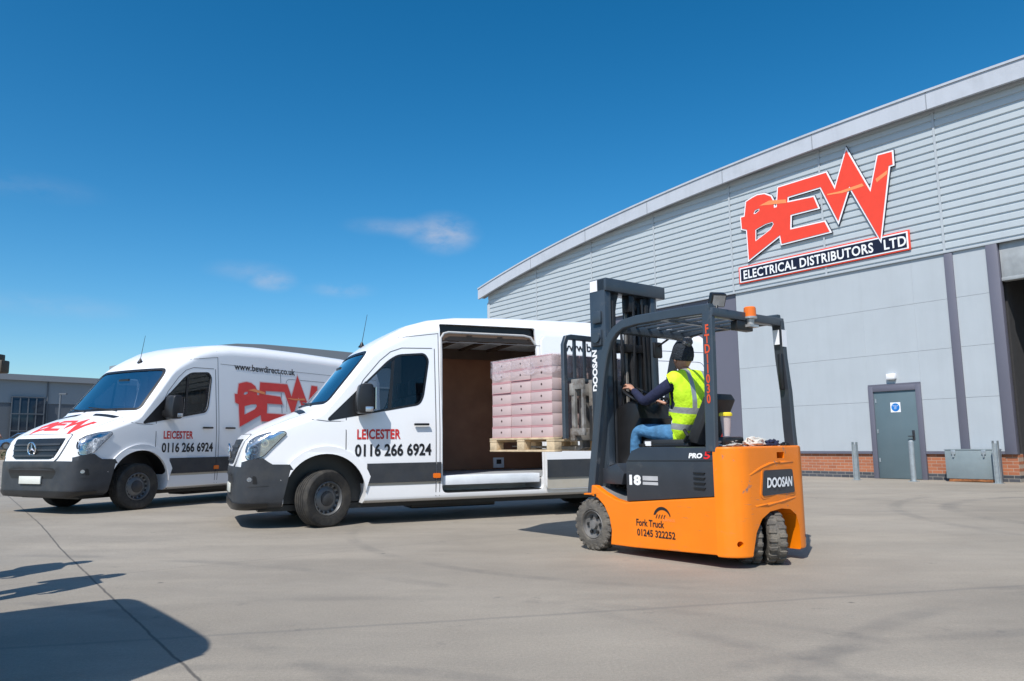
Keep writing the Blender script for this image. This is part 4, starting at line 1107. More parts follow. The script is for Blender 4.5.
    # the logo crosses the sliding door and the rear panel
    kx = .468; P = [((x-LX0)*kx, (y-LY0)*kx*.93) for x, y in LOGO]; H = [[((x-LX0)*kx, (y-LY0)*kx*.93) for x, y in h_] for h_ in LOGO_H]
    def logo(par, off, m, grow, dy_):
        vs, fs = tess(offset_poly(P, grow), [offset_poly(h_, -grow*.6) for h_ in H]); f = side_map(2.85+dx, 1.26, 1., dy_); b = MB()
        b.raw([f(q) for q in vs], fs)
        b.bm.normal_update()
        for fc in b.bm.faces:
            if fc.normal.y > 0: fc.normal_flip()
        return b.build('logo' if grow == 0 else 'logo_edge', m, par, recalc=False)
    if not door_open:
        logo(v, 0, LOGO_PINK, .018, -.0045); logo(v, 0, LOGO_RED_VAN, 0., -.007)
        b = MB()
        for F_ in (FLASH, FLASH2, FLASH3):
            f = side_map(2.85, 1.26, 1., -.0085); vs, fs = tess([((x-LX0)*kx, (y-LY0)*kx*.93) for x, y in F_]); b.raw([f(q) for q in vs], fs)
        b.build('logo_flash', LOGO_OR, v)
    if hood_logo:
        # reads from the front: text x runs along +y, text y runs up the bonnet
        kk = .245; P2 = [((x-LX0)*kk, (y-LY0)*kk*.62) for x, y in LOGO]
        def hp(poly, off, m, name):
            pts = [(.13+q[1]*1.3, 1.98-.55-q[0]) for q in poly]
            hh = [[(.13+(y-LY0)*kk*.62*1.3, 1.98-.55-(x-LX0)*kk) for x, y in h_] for h_ in LOGO_H]
            return bm_obj(name, D.patch(pts, off=off, step=.06, holes=hh, **TOP), m, v)
        hp(P2, .004, LOGO_RED_VAN, 'bonnet_logo')
    hull.free()
    return v

# front-left van
v1 = make_van(False, 0., True, True); v1.name = 'white_van'
v1.location = (-6.0957, 10.6989, gz(-6.6, 12)); v1.rotation_euler = (0, 0, 1.08806)
tag(v1, 'white high-roof van at far left, side door shut, red logo on bonnet and side', 'van', 'white delivery vans')
v2 = make_van(True, R(27), False, True); v2.name = 'white_van'
v2.location = (-3.19274, 8.90965, 0); v2.rotation_euler = (0, 0, .40333)
tag(v2, 'white high-roof van behind the forklift with its side door slid open', 'van', 'white delivery vans')
# a third van stands just outside the frame; its roof throws the shadow in the corner
v3 = copy_tree(v1); v3.rotation_euler = (0, 0, R(50-10)); v3.location = (-7.47, -2.33, 0)
tag(v3, 'white high-roof van standing outside the left edge of the photo, casting the corner shadow', 'van', 'white delivery vans')

# ------------------------------------------------------------------ forklift (local x back from the front axle, y from the near side, z up)
FL = (.71068, 7.14269, 0); FA = -.89854
fl = tag(empty('forklift', FL, FA), 'orange and charcoal three-wheel electric forklift lifting a pallet beside the open van', 'forklift')
# chassis
prof = [(.235, .075), (.25, .20), (.225, .31), (.165, .41), (.085, .475), (.0, .497), (-.10, .499), (-.10, .513), (.0, .519), (.01, .590), (.06, .588), (.16, .535), (.30, .480), (.43, .457), (1.40, .545), (1.40, .10), (.5, .075)]
me = MB().prism(prof, 'y', 0.0, 1.08, .014).mesh('chassis')
OPN = [(.17, -.1), (.19, .12), (.24, .27), (.32, .37), (.43, .42), (.58, .435), (.72, .42), (.81, .37), (.85, .27), (.86, -.1)]
me = boolean(me, [MB().prism(OPN, 'x', .93, 1.8), wbox((-.2, .17, .40), (.12, .91, .7)), wbox((.0, .06, .462), (.425, 1.02, .8))]); me.materials.clear(); finish(me)
ch = link('chassis', me, ORANGE, fl); ch.modifiers.new('wn', 'WEIGHTED_NORMAL').keep_sharp = True
MB().prism([(.02, .44), (.425, .44), (.425, .462), (.32, .475), (.16, .525), (.06, .57), (.02, .575)], 'y', .062, 1.018).build('floor_plate', FLOORM, fl)
b = MB(); b.cyl((.06, -.004, .50), (.06, .01, .50), .013); b.cyl((.10, -.003, .44), (.10, .01, .44), .006); b.parts('bolt', BLACKP, ch)
MB().box((.26, .08, .10), (1.2, 1.0, .30)).build('underframe', BLACKP, fl)
# counterweight
plan = [(1.385+.20*math.sin(R(a)), .20-.20*math.cos(R(a))) for a in range(0, 91, 15)] + [(1.598, .54)] + [(1.385+.20*math.sin(R(a)), .88+.20*math.cos(R(a))) for a in range(90, -1, -15)]
me = MB().prism(plan, 'z', .085, .935, .018).mesh('counterweight')
me = boolean(me, [MB().prism(OPN, 'x', 1.2, 1.8), wbox((1.49, .56, .835), (1.7, .67, .885)), MB().cyl((1.75, .02, .19), (1.35, .14, .19), .024, seg=16), MB().cyl((1.70, .99, .19), (1.30, .93, .19), .028, seg=16)])
me.materials.clear(); finish(me); cw = link('counterweight', me, ORANGE_CW, fl); cw.modifiers.new('wn', 'WEIGHTED_NORMAL').keep_sharp = True
def cwx(y):  # rear surface x at lateral y
    y = min(max(y, .001), 1.079)
    if y < .20: c = (.20-y)/.20; return 1.385+.20*math.sqrt(max(0, 1-c*c))
    if y > .88: c = (y-.88)/.20; return 1.385+.20*math.sqrt(max(0, 1-c*c))
    return 1.585 + .013*(1-abs(y-.54)/.34)
def ridge(pts, r): MB().tube([(cwx(y)-r*.35, y, z) for y, z in pts], [r*.1, r*.55] + [r*.8]*(len(pts)-4) + [r*.55, r*.1], 8).build('ridge', ORANGE_CW, cw)
ridge([(.10, .68), (.20, .715), (.32, .76), (.45, .795), (.6, .805), (.8, .80), (1.0, .77)], .016)
ridge([(.12, .475), (.25, .47), (.4, .475), (.6, .49), (.8, .51), (.95, .54)], .016)
def on_cw(poly, off, name, m, par):
    vs, fs = tess(poly); b = MB(); b.raw([(cwx(y)+off, y, z) for y, z in vs], fs)
    n = len(poly); b.raw([(cwx(y)+off, y, z) for y, z in poly] + [(cwx(y)-.004, y, z) for y, z in poly], [(i, (i+1) % n, (i+1) % n+n, i+n) for i in range(n)])
    bmesh.ops.remove_doubles(b.bm, verts=b.bm.verts, dist=1e-5); return b.build(name, m, par)
BP = round_poly([(.33, .545), (.795, .555), (.775, .745), (.365, .745)], .025)
on_cw(offset_poly(BP, .022), .004, 'badge_frame', ORANGE_CW, cw); on_cw(BP, .009, 'badge_plate', TGREY, cw)
def fit_text(s, width, size, **kw):
    vs, fs = text2d(s, size, **kw); lo = min(q[0] for q in vs); wmax = max(q[0] for q in vs)-lo
    return [((x-lo)*width/wmax, y) for x, y in vs], fs
vs, fs = fit_text('DOOSAN', .36, .105, bold=.004)
b = MB(); b.raw([(cwx(.39+x)+.0115, .39+x+y*.12, .61+y) for x, y in vs], fs); b.build('maker_lettering', TXT_WHT, cw, recalc=False)
# battery cover panel
me = MB().prism([(.432, .462), (1.383, .547), (1.383, .935), (.60, .935), (.50, .905), (.432, .80)], 'y', .018, 1.062, .012).mesh('battery_cover')
bc = link('battery_cover', me, TGREY, fl)
MB().prism([(.445, .812), (1.38, .822), (1.38, .830), (.445, .820)], 'y', .0165, .03).build('seam', BLACKP, bc)
b = MB()
for k in range(4):
    z = .735 - k*.040; b.prism([(1.175, z), (1.295, z-.004), (1.285, z-.016), (1.185, z-.012)], 'y', .006, .03, .003)
b.parts('louvre', BLACKP, bc)
def side_text(name, s, x, z, width, size, m, par, slant=0., y=.0145, rise=0., **kw):
    vs, fs = fit_text(s, width, size, **kw); b = MB(); b.raw([(x+a+c*slant, y, z+c+a*rise) for a, c in vs], fs); return b.build(name, m, par, recalc=False)
side_text('model_lettering', '18', .475, .615, .135, .11, TXT_WHT, bc, bold=.006)
MB().box((.63, .0145, .615), (.80, .0175, .640)).box((.63, .0145, .652), (.80, .0175, .69)).parts('decal_bars', mat('decal_grey', (.42, .42, .43), .5), bc)
side_text('series_lettering', 'PRO', 1.135, .848, .135, .052, TXT_WHT, bc, slant=.25, bold=.003)
side_text('series_lettering', '5', 1.285, .842, .060, .080, TXT_RED if False else mat('decal_red', (.75, .02, .02), .4), bc, slant=.25, bold=.002)
side_text('firm_lettering', 'Fork Truck', .555, .268, .31, .080, TXT_BLK, ch, y=-.0022, rise=-.0, bold=.002)
side_text('phone_lettering', '01245 322252', .56, .185, .42, .080, TXT_BLK, ch, y=-.0022, bold=.002)
b = MB(); ou = arc(.845, .345, .095, 165, 15, 12); inn = arc(.85, .33, .085, 20, 150, 12); vs, fs = tess(ou+inn); b.raw([(x, -.0022, z) for x, z in vs], fs)
for k in range(4): b.raw([(x, -.0025, z) for x, z in [(.775+k*.028, .345), (.79+k*.028, .375), (.80+k*.028, .375), (.782+k*.028, .34)]], [(0, 3, 2, 1)])
b.build('firm_logo', TXT_BLK, ch)
side_text('firm_lettering', 'Direct', .86, .325, .12, .04, LOGO_OR, ch, y=-.0022)
# front wheels
def solid_wheel(x, y, r, wd, side, nl=22, steer=0., hub=True):
    e = empty('wheel', (x, y, r), steer, fl); M = Matrix.Rotation(R(90 if side < 0 else -90), 4, 'X'); h = wd/2
    MB().lathe([(r*.56, -h), (r*.86, -h), (r*.955, -h*.82), (r*.955, h*.82), (r*.86, h), (r*.60, h*1.02), (r*.56, h*.9)], 40, M, close=True).build('tyre', RUBBER_D, e)
    b = MB()
    for k in range(nl):
        for s2 in (-1, 1):
            a = 2*math.pi*(k+(.5 if s2 > 0 else 0))/nl; Mk = M @ Matrix.Rotation(a, 4, 'Z')
            b.box((r*.93, -r*.085, min(s2*h*.12, s2*h*.93)), (r*1.0, r*.085, max(s2*h*.12, s2*h*.93)), .005, Mk, seg=1)
            b.box((r*.84, -r*.07, s2*h*.93-.006), (r*.965, r*.07, s2*h*.93+.006), .004, Mk, seg=1)
    b.build('tread_lug', RUBBER_D, e)
    if hub:
        b = MB().lathe([(r*.57, h*.85), (r*.53, h*.95), (r*.50, h*.6), (r*.40, h*.45), (r*.18, h*.5), (r*.17, h*.9), (0, h*.95)], 28, M)
        b.lathe([(r*.57, h*.85), (r*.57, -h*.9), (0, -h*.9)], 28, M).build('rim', mat('dusty_rim', (.16, .155, .15), .6, .3, var=.3), e)
        b = MB()
        for k in range(6):
            a = math.pi*k/3; b.lathe([(.016, 0), (.016, .018), (0, .02)], 8, M @ Matrix.Translation((r*.33*math.cos(a), r*.33*math.sin(a), h*.47)))
        b.parts('wheel_nut', BLACKP, e)
    else: MB().cyl(M @ Vector((0, 0, -h)), M @ Vector((0, 0, h)), r*.56, seg=24).build('rim', BLACKP, e)
    return e
solid_wheel(0, .082, .232, .155, -1); solid_wheel(0, .998, .232, .155, 1)
for y in (-.094, .094):
    c, s_ = math.cos(R(-42)), math.sin(R(-42))
    solid_wheel(1.46 - y*s_, .47 + y*c, .205, .14, 1, 18, R(-42), False)
MB().box((1.10, .32, .36), (1.42, .70, .43)).cyl((1.46, .42, .205), (1.46, .52, .205), .06).build('drive_unit', BLACKP, fl)
# mast
b = MB()
for y0 in (.165, .83):
    b.box((-.115, y0, .10), (.09, y0+.085, 2.555), .006)
b.box((-.115, .165, 2.43), (.11, 1.035, 2.56), .012)
ms = b.build('mast_rail', TBLUE, fl)
b = MB()
for y0 in (.265, .745): b.box((-.10, y0, .12), (.06, y0+.07, 2.43), .005)
for y0 in (.60, .675): b.box((-.09, y0, .30), (.04, y0+.05, 2.36), .005)
b.box((-.115, .25, .62), (-.06, .83, .72), .006).box((-.10, .33, 2.30), (.0, .40, 2.43), .006).prism([(.30, 2.43), (.40, 2.43), (.37, 2.34), (.35, 2.24), (.32, 2.33)], 'x', .0, .05).box((-.02, .52, 2.26), (.08, .60, 2.43), .006)
b.box((-.08, .26, 1.86), (.05, .82, 1.94), .006).box((-.08, .26, .85), (.02, .82, 1.0), .006)
b.parts('inner_rail', MASTM, fl)
b = MB(); b.cyl((.055, .30, .2), (.055, .30, 2.35), .032).cyl((.055, .78, .2), (.055, .78, 2.35), .032).cyl((.0, .62, .2), (.0, .62, 2.1), .045)
b.lathe([(0, -.03), (.06, -.03), (.06, .03), (0, .03)], 16, Matrix.Translation((0, .62, 2.33)) @ Matrix.Rotation(R(90), 4, 'X'))
b.parts('lift_cylinder', MASTM, fl)
b = MB()
for y in (.555, .575, .655, .73): b.box((-.03, y, .5), (-.015, y+.012, 2.36))
b.parts('chain', STEELW, fl)
b = MB(); b.tube([(.09, .38, 2.05), (.12, .36, 1.85), (.13, .34, 1.5), (.12, .36, 1.2), (.06, .36, .9)], .014, 8).tube([(.07, .58, 2.40), (.10, .56, 2.0), (.13, .50, 1.6), (.12, .45, 1.1)], .012, 8).tube([(.08, .70, 2.4), (.11, .68, 1.9), (.11, .7, 1.0)], .012, 8)
b.tube([(.115, .34, 1.90), (.155, .33, 1.72), (.15, .33, 1.62), (.115, .33, 1.52)], .011, 8); b.parts('hose', BLACKP, fl)
MB().box((-.105, .1615, 2.44), (-.005, .1645, 2.548)).build('rating_label', SIGN_W, ms)
MB().box((-.06, .135, 2.12), (.05, .165, 2.24), .01).cyl((-.0, .115, 1.98), (.0, .165, 1.98), .05).box((-.08, .135, 1.90), (.05, .165, 2.06), .01).parts('mast_clamp', TBLUE, ms)
vs, fs = fit_text('DOOSAN', .40, .085, bold=.004); b = MB()
b.raw([(-.036-y*1.0, .1630, 1.47+x) for x, y in vs], fs); b.build('mast_lettering', TXT_WHT, ms, recalc=False)
# carriage, backrest, forks
b = MB()
for y0 in (.10, .95):
    b.box((-.34, y0, 1.05), (-.17, y0+.03, 1.12), .004).box((-.34, y0, 1.50), (-.17, y0+.03, 1.60), .004).box((-.34, y0, 1.12), (-.29, y0+.03, 1.50)).box((-.20, y0, 1.12), (-.17, y0+.03, 1.50))
b.box((-.36, .09, 1.0), (-.30, .99, 1.12), .008).box((-.36, .09, 1.44), (-.30, .99, 1.56), .008).box((-.30, .30, 1.0), (-.12, .38, 1.6), .006).box((-.30, .70, 1.0), (-.12, .78, 1.6), .006)
b.build('carriage', STEELW, fl)
b = MB()
b.tube([(-.385, .055, 1.02), (-.385, .055, 1.95), (-.385, .085, 2.02), (-.385, .14, 2.03), (-.385, .94, 2.03), (-.385, .995, 2.02), (-.385, 1.025, 1.95), (-.385, 1.025, 1.02)], 0, rect=(.045, .055), up=(1, 0, 0))
for k in range(6):
    y = .055+.97*(k+1)/7; b.box((-.395, y-.014, 1.60), (-.37, y+.014, 2.02))
b.box((-.405, .055, 1.58), (-.365, 1.025, 1.62), .004).box((-.40, .30, 1.1), (-.37, .36, 1.6)).box((-.40, .72, 1.1), (-.37, .78, 1.6))
b.build('load_backrest', TBLUE, fl)
b = MB()
for y in (.22, .76):
    b.prism([(-.365, 1.55), (-.365, .945), (-1.44, .955), (-1.44, .945), (-.365, .905), (-.325, .93), (-.325, 1.55)], 'y', y, y+.11, .004)
b.parts('fork', STEELW, fl)
# overhead guard
G = [(-.035, .50), (.02, .85), (.085, 1.25), (.15, 1.62), (.20, 1.80), (.255, 1.92), (.335, 2.0), (.43, 2.045), (.60, 2.062), (1.0, 2.06), (1.40, 2.05)]
b = MB()
for y in (.055, 1.025): b.tube([(x, y, z) for x, z in G], 0, rect=(.06, .085), up=(0, 1, 0))
b.parts('guard_side_frame', TBLUE, fl)
NP = MB().tube([(1.372, .05, 2.03), (1.375, .035, 1.5), (1.365, .025, .90)], 0, rect=(.055, .095), up=(0, 1, 0)).build('rear_pillar', TBLUE, fl)
FP = MB().tube([(1.385, 1.03, 2.03), (1.39, 1.045, 1.70), (1.405, 1.065, 1.40), (1.42, 1.055, 1.1), (1.44, 1.04, .90)], 0, rect=(.055, .10), up=(0, 1, 0)).build('rear_pillar', TGREY, fl)
MB().box((1.36, .982, 1.82), (1.42, .9868, 1.95)).box((1.437, 1.0, 1.80), (1.4395, 1.07, 1.95)).build('label', SIGN_W, FP)
MB().box((1.385, .985, 1.42), (1.425, 1.02, 1.74), .012).build('grab_handle', BLACKP, FP)
b = MB().box((.36, .08, 1.965), (.44, 1.0, 2.045), .008).box((1.355, .03, 1.985), (1.43, 1.06, 2.058), .008)
b.box((.86, .08, 2.02), (.90, 1.0, 2.05))
b.parts('guard_cross_beam', TBLUE, fl)
b = MB()
for k in range(5):
    y = .055+.97*(k+1)/6; b.box((.40, y-.015, 2.028), (1.38, y+.015, 2.052), .004)
b.parts('roof_bar', TBLUE, fl)
b = MB()
for i, ch_ in enumerate('FTD11030'):
    vs, fs = text2d(ch_, .100, bold=.003, align='CENTER'); z = 1.90 - i*.081
    b.raw([(1.373+x*.75, .028 - .0 - (2.03-z)*.026 -.0085, z-.05+y) for x, y in vs], fs)
b.build('fleet_number', TXT_OR, NP, recalc=False)
# beacon, work lamp, mirror
bn = MB().lathe([(.052, 0), (.05, .075), (.042, .085), (0, .087)], 20, Matrix.Translation((1.44, .53, 2.02))).build('beacon', AMBER, fl)
MB().lathe([(0, -.085), (.03, -.085), (.035, -.02), (.058, -.015), (.058, 0), (0, 0)], 20, Matrix.Translation((1.44, .53, 2.02))).box((1.40, .47, 1.93), (1.48, .59, 1.95)).build('beacon_base', mat('clear_grey', (.4, .4, .4), .3, .4), bn)
MB().box((1.36, .36, 1.90), (1.43, .58, 1.98), .006).build('control_box', BLACKP, fl)
M = Matrix.Translation((1.40, .14, 2.13)) @ Matrix.Rotation(R(-28), 4, 'Z') @ Matrix.Rotation(R(28), 4, 'Y')
wl = MB().box((-.035, -.065, -.055), (.03, .065, .06), .012, M).cyl((1.40, .12, 2.05), (1.40, .14, 2.10), .012).build('work_lamp', BLACKP, fl)
MB().box((.0305, -.052, -.045), (.034, .052, .048), 0, M).build('lens', LENS, wl)
MB().box((.18, .72, 1.80), (.215, .84, 1.96), .015).cyl((.21, .78, 1.92), (.40, .78, 2.0), .010).build('mirror', BLACKP, fl)
# cab inside
MB().prism([(.02, .56), (.14, .56), (.30, 1.12), (.36, 1.20), (.34, 1.34), (.20, 1.36), (.08, 1.30)], 'y', .30, .80, .03).build('console', BLACKP, fl)
MB().box((.16, .33, .60), (.235, .375, 1.05), .006).prism([(.06, .60), (.30, .60), (.33, .70), (.24, .79), (.06, .74)], 'y', .10, .30, .015).build('pedal_box', TGREY, fl)
MB().raw([(.10, .12, .762), (.2, .12, .785), (.2, .28, .785), (.10, .28, .762)], [(0, 1, 2, 3)]).build('notice_label', SIGN_W, fl)
sc = Vector((.235, .44, 1.425)); Ms = Matrix.Translation(sc) @ Matrix.Rotation(R(32), 4, 'Y')
b = MB().tube([Ms @ Vector((.165*math.cos(2*math.pi*k/24), .165*math.sin(2*math.pi*k/24), 0)) for k in range(24)], .014, 8, closed=True)
for a in (0, 120, 240): b.cyl(Ms @ Vector((0, 0, -.02)), Ms @ Vector((.165*math.cos(R(a)), .165*math.sin(R(a)), 0)), .011, seg=8)
b.cyl(Ms @ Vector((0, 0, -.02)), (.16, .44, 1.2), .03).build('steering_wheel', BLACKP, fl)
b = MB()
for y in (.66, .71, .76): b.cyl((.26, y, 1.15), (.33, y, 1.38), .007, seg=8).lathe([(0, -.02), (.017, -.01), (.017, .012), (0, .02)], 10, Matrix.Translation((.332, y, 1.39)))
b.parts('lever', BLACKP, fl)
st = MB().box((.40, .28, .935), (.92, .80, 1.0), .025).prism([(.86, .97), (1.0, .95), (1.20, 1.33), (1.17, 1.38), (1.08, 1.37)], 'y', .30, .63, .045).build('seat', VINYL, fl)
MB().box((.36, .27, .935), (.93, .31, .965), .008).cyl((.44, .255, .95), (.44, .30, .95), .018).build('seat_rail', BLACKP, st)
MB().box((.45, .262, .945), (.52, .268, .985)).build('seat_label', SIGN_W, st)
MB().tube([(.90, .27, .98), (.95, .25, 1.03), (.90, .27, 1.08)], .016, 8).build('belt_buckle', BLACKP, st)
# cup and rags behind the seat: loose things
MB().box((1.24, .20, .935), (1.37, .46, 1.015), .02).build('storage_tray', BLACKP, fl)
cp = tag(empty('plastic_tub', tuple(Vector(FL) + Matrix.Rotation(FA, 3, 'Z') @ Vector((1.31, .30, 1.02))), FA), 'clear plastic tub with yellow lid standing behind the forklift seat', 'tub')
MB().lathe([(0, 0), (.030, 0), (.045, .17), (.042, .17), (.028, .006), (0, .006)], 20).build('tub', mat('cloudy_plastic', (.45, .40, .40), .4), cp)
MB().lathe([(0, .195), (.042, .195), (.054, .185), (.054, .165), (.0, .165)], 20).build('lid', mat('yellow_lid', (.75, .60, .03), .4), cp)
def lump(name, cx, cy, cz, sx, sy, sz, m, label, cat, seed):
    bm = bmesh.new(); bmesh.ops.create_icosphere(bm, subdivisions=4, radius=1)
    for q_ in bm.verts:
        n_ = noise.fractal(q_.co*1.6 + Vector((seed, 0, 0)), 1., 2., 4)*.45 + abs(noise.noise(q_.co*3.5+Vector((0, seed, 0))))*.35
        q_.co *= 1+n_; q_.co = Vector((q_.co.x*sx, q_.co.y*sy, max(-.9, q_.co.z)*sz))
    me = bpy.data.meshes.new(name); bm.to_mesh(me); bm.free(); finish(me, 60)
    o = link(name, me, m); o.location = Vector(FL) + Matrix.Rotation(FA, 3, 'Z') @ Vector((cx, cy, cz)); o.rotation_euler = (0, 0, FA)
    return tag(o, label, cat)
lump('rag_bundle', 1.44, .50, .965, .045, .12, .045, RAGM, 'crumpled off-white rag on top of the orange counterweight', 'rag', 2.)
lump('work_glove', 1.47, .69, .955, .04, .08, .030, NAVY, 'dark work glove lying beside the rag on the counterweight', 'glove', 5.)
lump('black_rubber_bung', 1.49, .86, .945, .03, .045, .018, BLACKP, 'small black bung near the right end of the counterweight top', 'bung', 9.)
lump('grey_cloth', 1.28, .30, .95, .12, .12, .035, mat('cloth_grey', (.33, .32, .30), .9), 'grey folded cloth tucked behind the seat near the guard pillar', 'cloth', 12.)

# ------------------------------------------------------------------ pallet and cartons
RF = Matrix.Translation(Vector(FL)) @ Matrix.Rotation(FA, 4, 'Z')
def flp(x, y, z): return tuple(RF @ Vector((x, y, z)))
pal = tag(empty('wooden_pallet', flp(-1.475, -.06, .895), FA), 'pale wooden pallet carried on the forks under the cartons', 'pallet')
PX, PY = 1.05, 1.20
q = random.Random(4)
for k in range(7):
    y = k*(PY-.10)/6; MB().box((0, y, .122), (PX, y+.10, .142), .003).build('deck_board', PINE, pal)
for x in (0, (PX-.12)/2, PX-.12): MB().box((x, 0, .100), (x+.12, PY, .1205), .003).build('stringer_board', PINE, pal)
for x in (0, (PX-.12)/2, PX-.12):
    for y in (0, (PY-.1)/2, PY-.1): MB().box((x+.002, y+.002, .0205), (x+.118, y+.098, .0995), .004).build('block', PINE, pal)
for y in (0, (PY-.10)/2, PY-.10): MB().box((0, y, 0), (PX, y+.10, .02), .003).build('bottom_board', PINE, pal)
# cartons
cx_, cy_, cz_ = .33, .385, .118
c0 = MB().box((0, 0, 0), (cx_-.006, cy_-.006, cz_-.002), .004).mesh('carton')
c1 = MB().box((.0, -.0015, cz_-.016), (cx_-.006, 0.0, cz_-.004)).box((-.0015, 0, cz_-.016), (0, cy_-.006, cz_-.004)).box((.0, -.0015, .0), (cx_-.006, 0.0, .006)).mesh('print_band')
c2 = MB().lathe([(0, 0), (.0115, 0), (.0115, .001), (0, .001)], 12, Matrix.Translation((cx_*.5, -.0015, cz_*.5)) @ Matrix.Rotation(R(90), 4, 'X')).box((-.002, cy_*.45, cz_*.45), (-.0005, cy_*.55, cz_*.6)).mesh('hand_hole')
for m_, mt in ((c0, CARD), (c1, CARDP), (c2, CARDD)): m_.materials.append(mt)
ROW = ['bottom', 'second', 'third', 'fourth', 'fifth', 'sixth', 'top']
LANE = ['van end', 'middle', 'forklift end']
for k in range(7):
    for i in range(3):
        for j in range(3):
            e = bpy.data.objects.new('carton', None); COL.objects.link(e)
            e.location = flp(-1.455+i*cx_+q.uniform(-.004, .004) - (.006*(3-k) if False else 0), -.035+j*cy_+q.uniform(-.004, .004), 1.0385+k*cz_); e.rotation_euler = (0, 0, FA+R(q.uniform(-.5, .5)))
            if j == 0: lab = 'pinkish carton in the %s layer of the pallet stack, near face, %s' % (ROW[k], LANE[i])
            elif j == 1: lab = 'pinkish carton in the %s layer of the pallet stack, middle row, %s' % (ROW[k], LANE[i])
            else: lab = 'pinkish carton in the %s layer of the pallet stack, row against the van, %s' % (ROW[k], LANE[i])
            tag(e, lab, 'carton', 'cartons stacked on the pallet')
            for nm, m_ in (('box', c0), ('print_band', c1), ('hand_hole', c2)):
                o = bpy.data.objects.new(nm, m_); COL.objects.link(o); o.parent = e
# film pulled over the upper layers
def film():
    bm = bmesh.new(); x0, x1, y0, y1 = -1.462, -.462, -.042, 1.118; zt = 1.0385+7*cz_+.006; nx = 26; rows = 9
    path = []
    n1 = 22
    for i in range(n1): path.append((x0+(x1-x0)*i/n1, y0))
    for i in range(n1): path.append((x1, y0+(y1-y0)*i/n1))
    for i in range(n1): path.append((x1-(x1-x0)*i/n1, y1))
    for i in range(n1): path.append((x0, y1-(y1-y0)*i/n1))
    g = []
    for r_ in range(rows+1):
        ring = []
        for k, (x, y) in enumerate(path):
            lo = zt-.19 - .09*noise.noise((x*4, y*4, 3.)); z = lo + (zt-lo)*r_/rows
            o_ = .006+.006*noise.noise((x*14, y*14, z*12)); cx, cy = (x0+x1)/2, (y0+y1)/2
            nx_, ny_ = (0, -1) if k < n1 else (1, 0) if k < 2*n1 else (0, 1) if k < 3*n1 else (-1, 0)
            ring.append(bm.verts.new((x+nx_*o_, y+ny_*o_, z)))
        g.append(ring)
    for s_ in (.8, .5, .2):
        cx, cy = (x0+x1)/2, (y0+y1)/2
        g.append([bm.verts.new((cx+(x-cx)*s_, cy+(y-cy)*s_, zt+.012+.03*max(0, noise.noise((x*6*s_, y*6*s_, 1.))))) for x, y in path])
    n = len(path)
    for a, b_ in zip(g, g[1:]):
        for k in range(n): bm.faces.new((a[k], a[(k+1) % n], b_[(k+1) % n], b_[k]))
    bm.faces.new(g[-1])
    me = bpy.data.meshes.new('stretch_film'); bm.to_mesh(me); bm.free(); finish(me, 180)
    o = link('stretch_film', me, WRAP); o.location = FL; o.rotation_euler = (0, 0, FA)
    tag(o, 'cloudy clear stretch film wrapped over the top cartons of the pallet', 'plastic film')
film()

# ------------------------------------------------------------------ people
def skin(verts, edges, radii, root=0, sub=2):
    me = bpy.data.meshes.new('s'); me.from_pydata([tuple(v_) for v_ in verts], edges, [])
    o = bpy.data.objects.new('s', me); COL.objects.link(o)
    md = o.modifiers.new('k', 'SKIN'); md.use_smooth_shade = True
    for i, r_ in enumerate(radii):
        sv = me.skin_vertices[0].data[i]; sv.radius = (r_, r_) if not isinstance(r_, tuple) else r_; sv.use_root = (i == root)
    sb = o.modifiers.new('s', 'SUBSURF'); sb.levels = sub; sb.render_levels = sub
    dg = bpy.context.evaluated_depsgraph_get(); dg.update()
    out = bpy.data.meshes.new_from_object(o.evaluated_get(dg)); bpy.data.objects.remove(o); return out
def hand_into(bm, wrist, palm_dir, side_dir, curl_dir, s=1.):
    """five skinned finger chains rooted in the palm"""
    d, sd, cu = [Vector(a).normalized() for a in (palm_dir, side_dir, curl_dir)]; w_ = Vector(wrist)
    chains = []
    for k, (off, ln) in enumerate(((-.030, .070), (-.010, .080), (.010, .076), (.029, .060))):
        a = w_ + d*.03*s + sd*off*.6*s; b_ = w_ + d*.085*s + sd*off*s
        c_ = b_ + d*ln*.35*s + cu*ln*.30*s; e_ = c_ + d*ln*.05*s + cu*ln*.40*s; f_ = e_ - d*ln*.2*s + cu*ln*.15*s
        chains.append(([a, b_, c_, e_, f_], [.012, .0115, .0095, .0085, .0075]))
    a = w_ + d*.015*s - sd*.012*s; b_ = w_ + d*.045*s - sd*.045*s + cu*.01*s; c_ = b_ + d*.03*s - sd*.004*s + cu*.024*s; e_ = c_ + d*.018*s + cu*.018*s
    chains.append(([a, b_, c_, e_], [.014, .0125, .0105, .009]))
    for pts, rr in chains:
        m_ = skin(pts, [(i, i+1) for i in range(len(pts)-1)], [x*s for x in rr], sub=1); bm.from_mesh(m_); bpy.data.meshes.remove(m_)
    m_ = skin([w_ - d*.03*s, w_ + d*.03*s, w_ + d*.085*s], [(0, 1), (1, 2)], [(.024*s, .020*s), (.035*s, .019*s), (.040*s, .017*s)], sub=2)
    bm.from_mesh(m_); bpy.data.meshes.remove(m_)
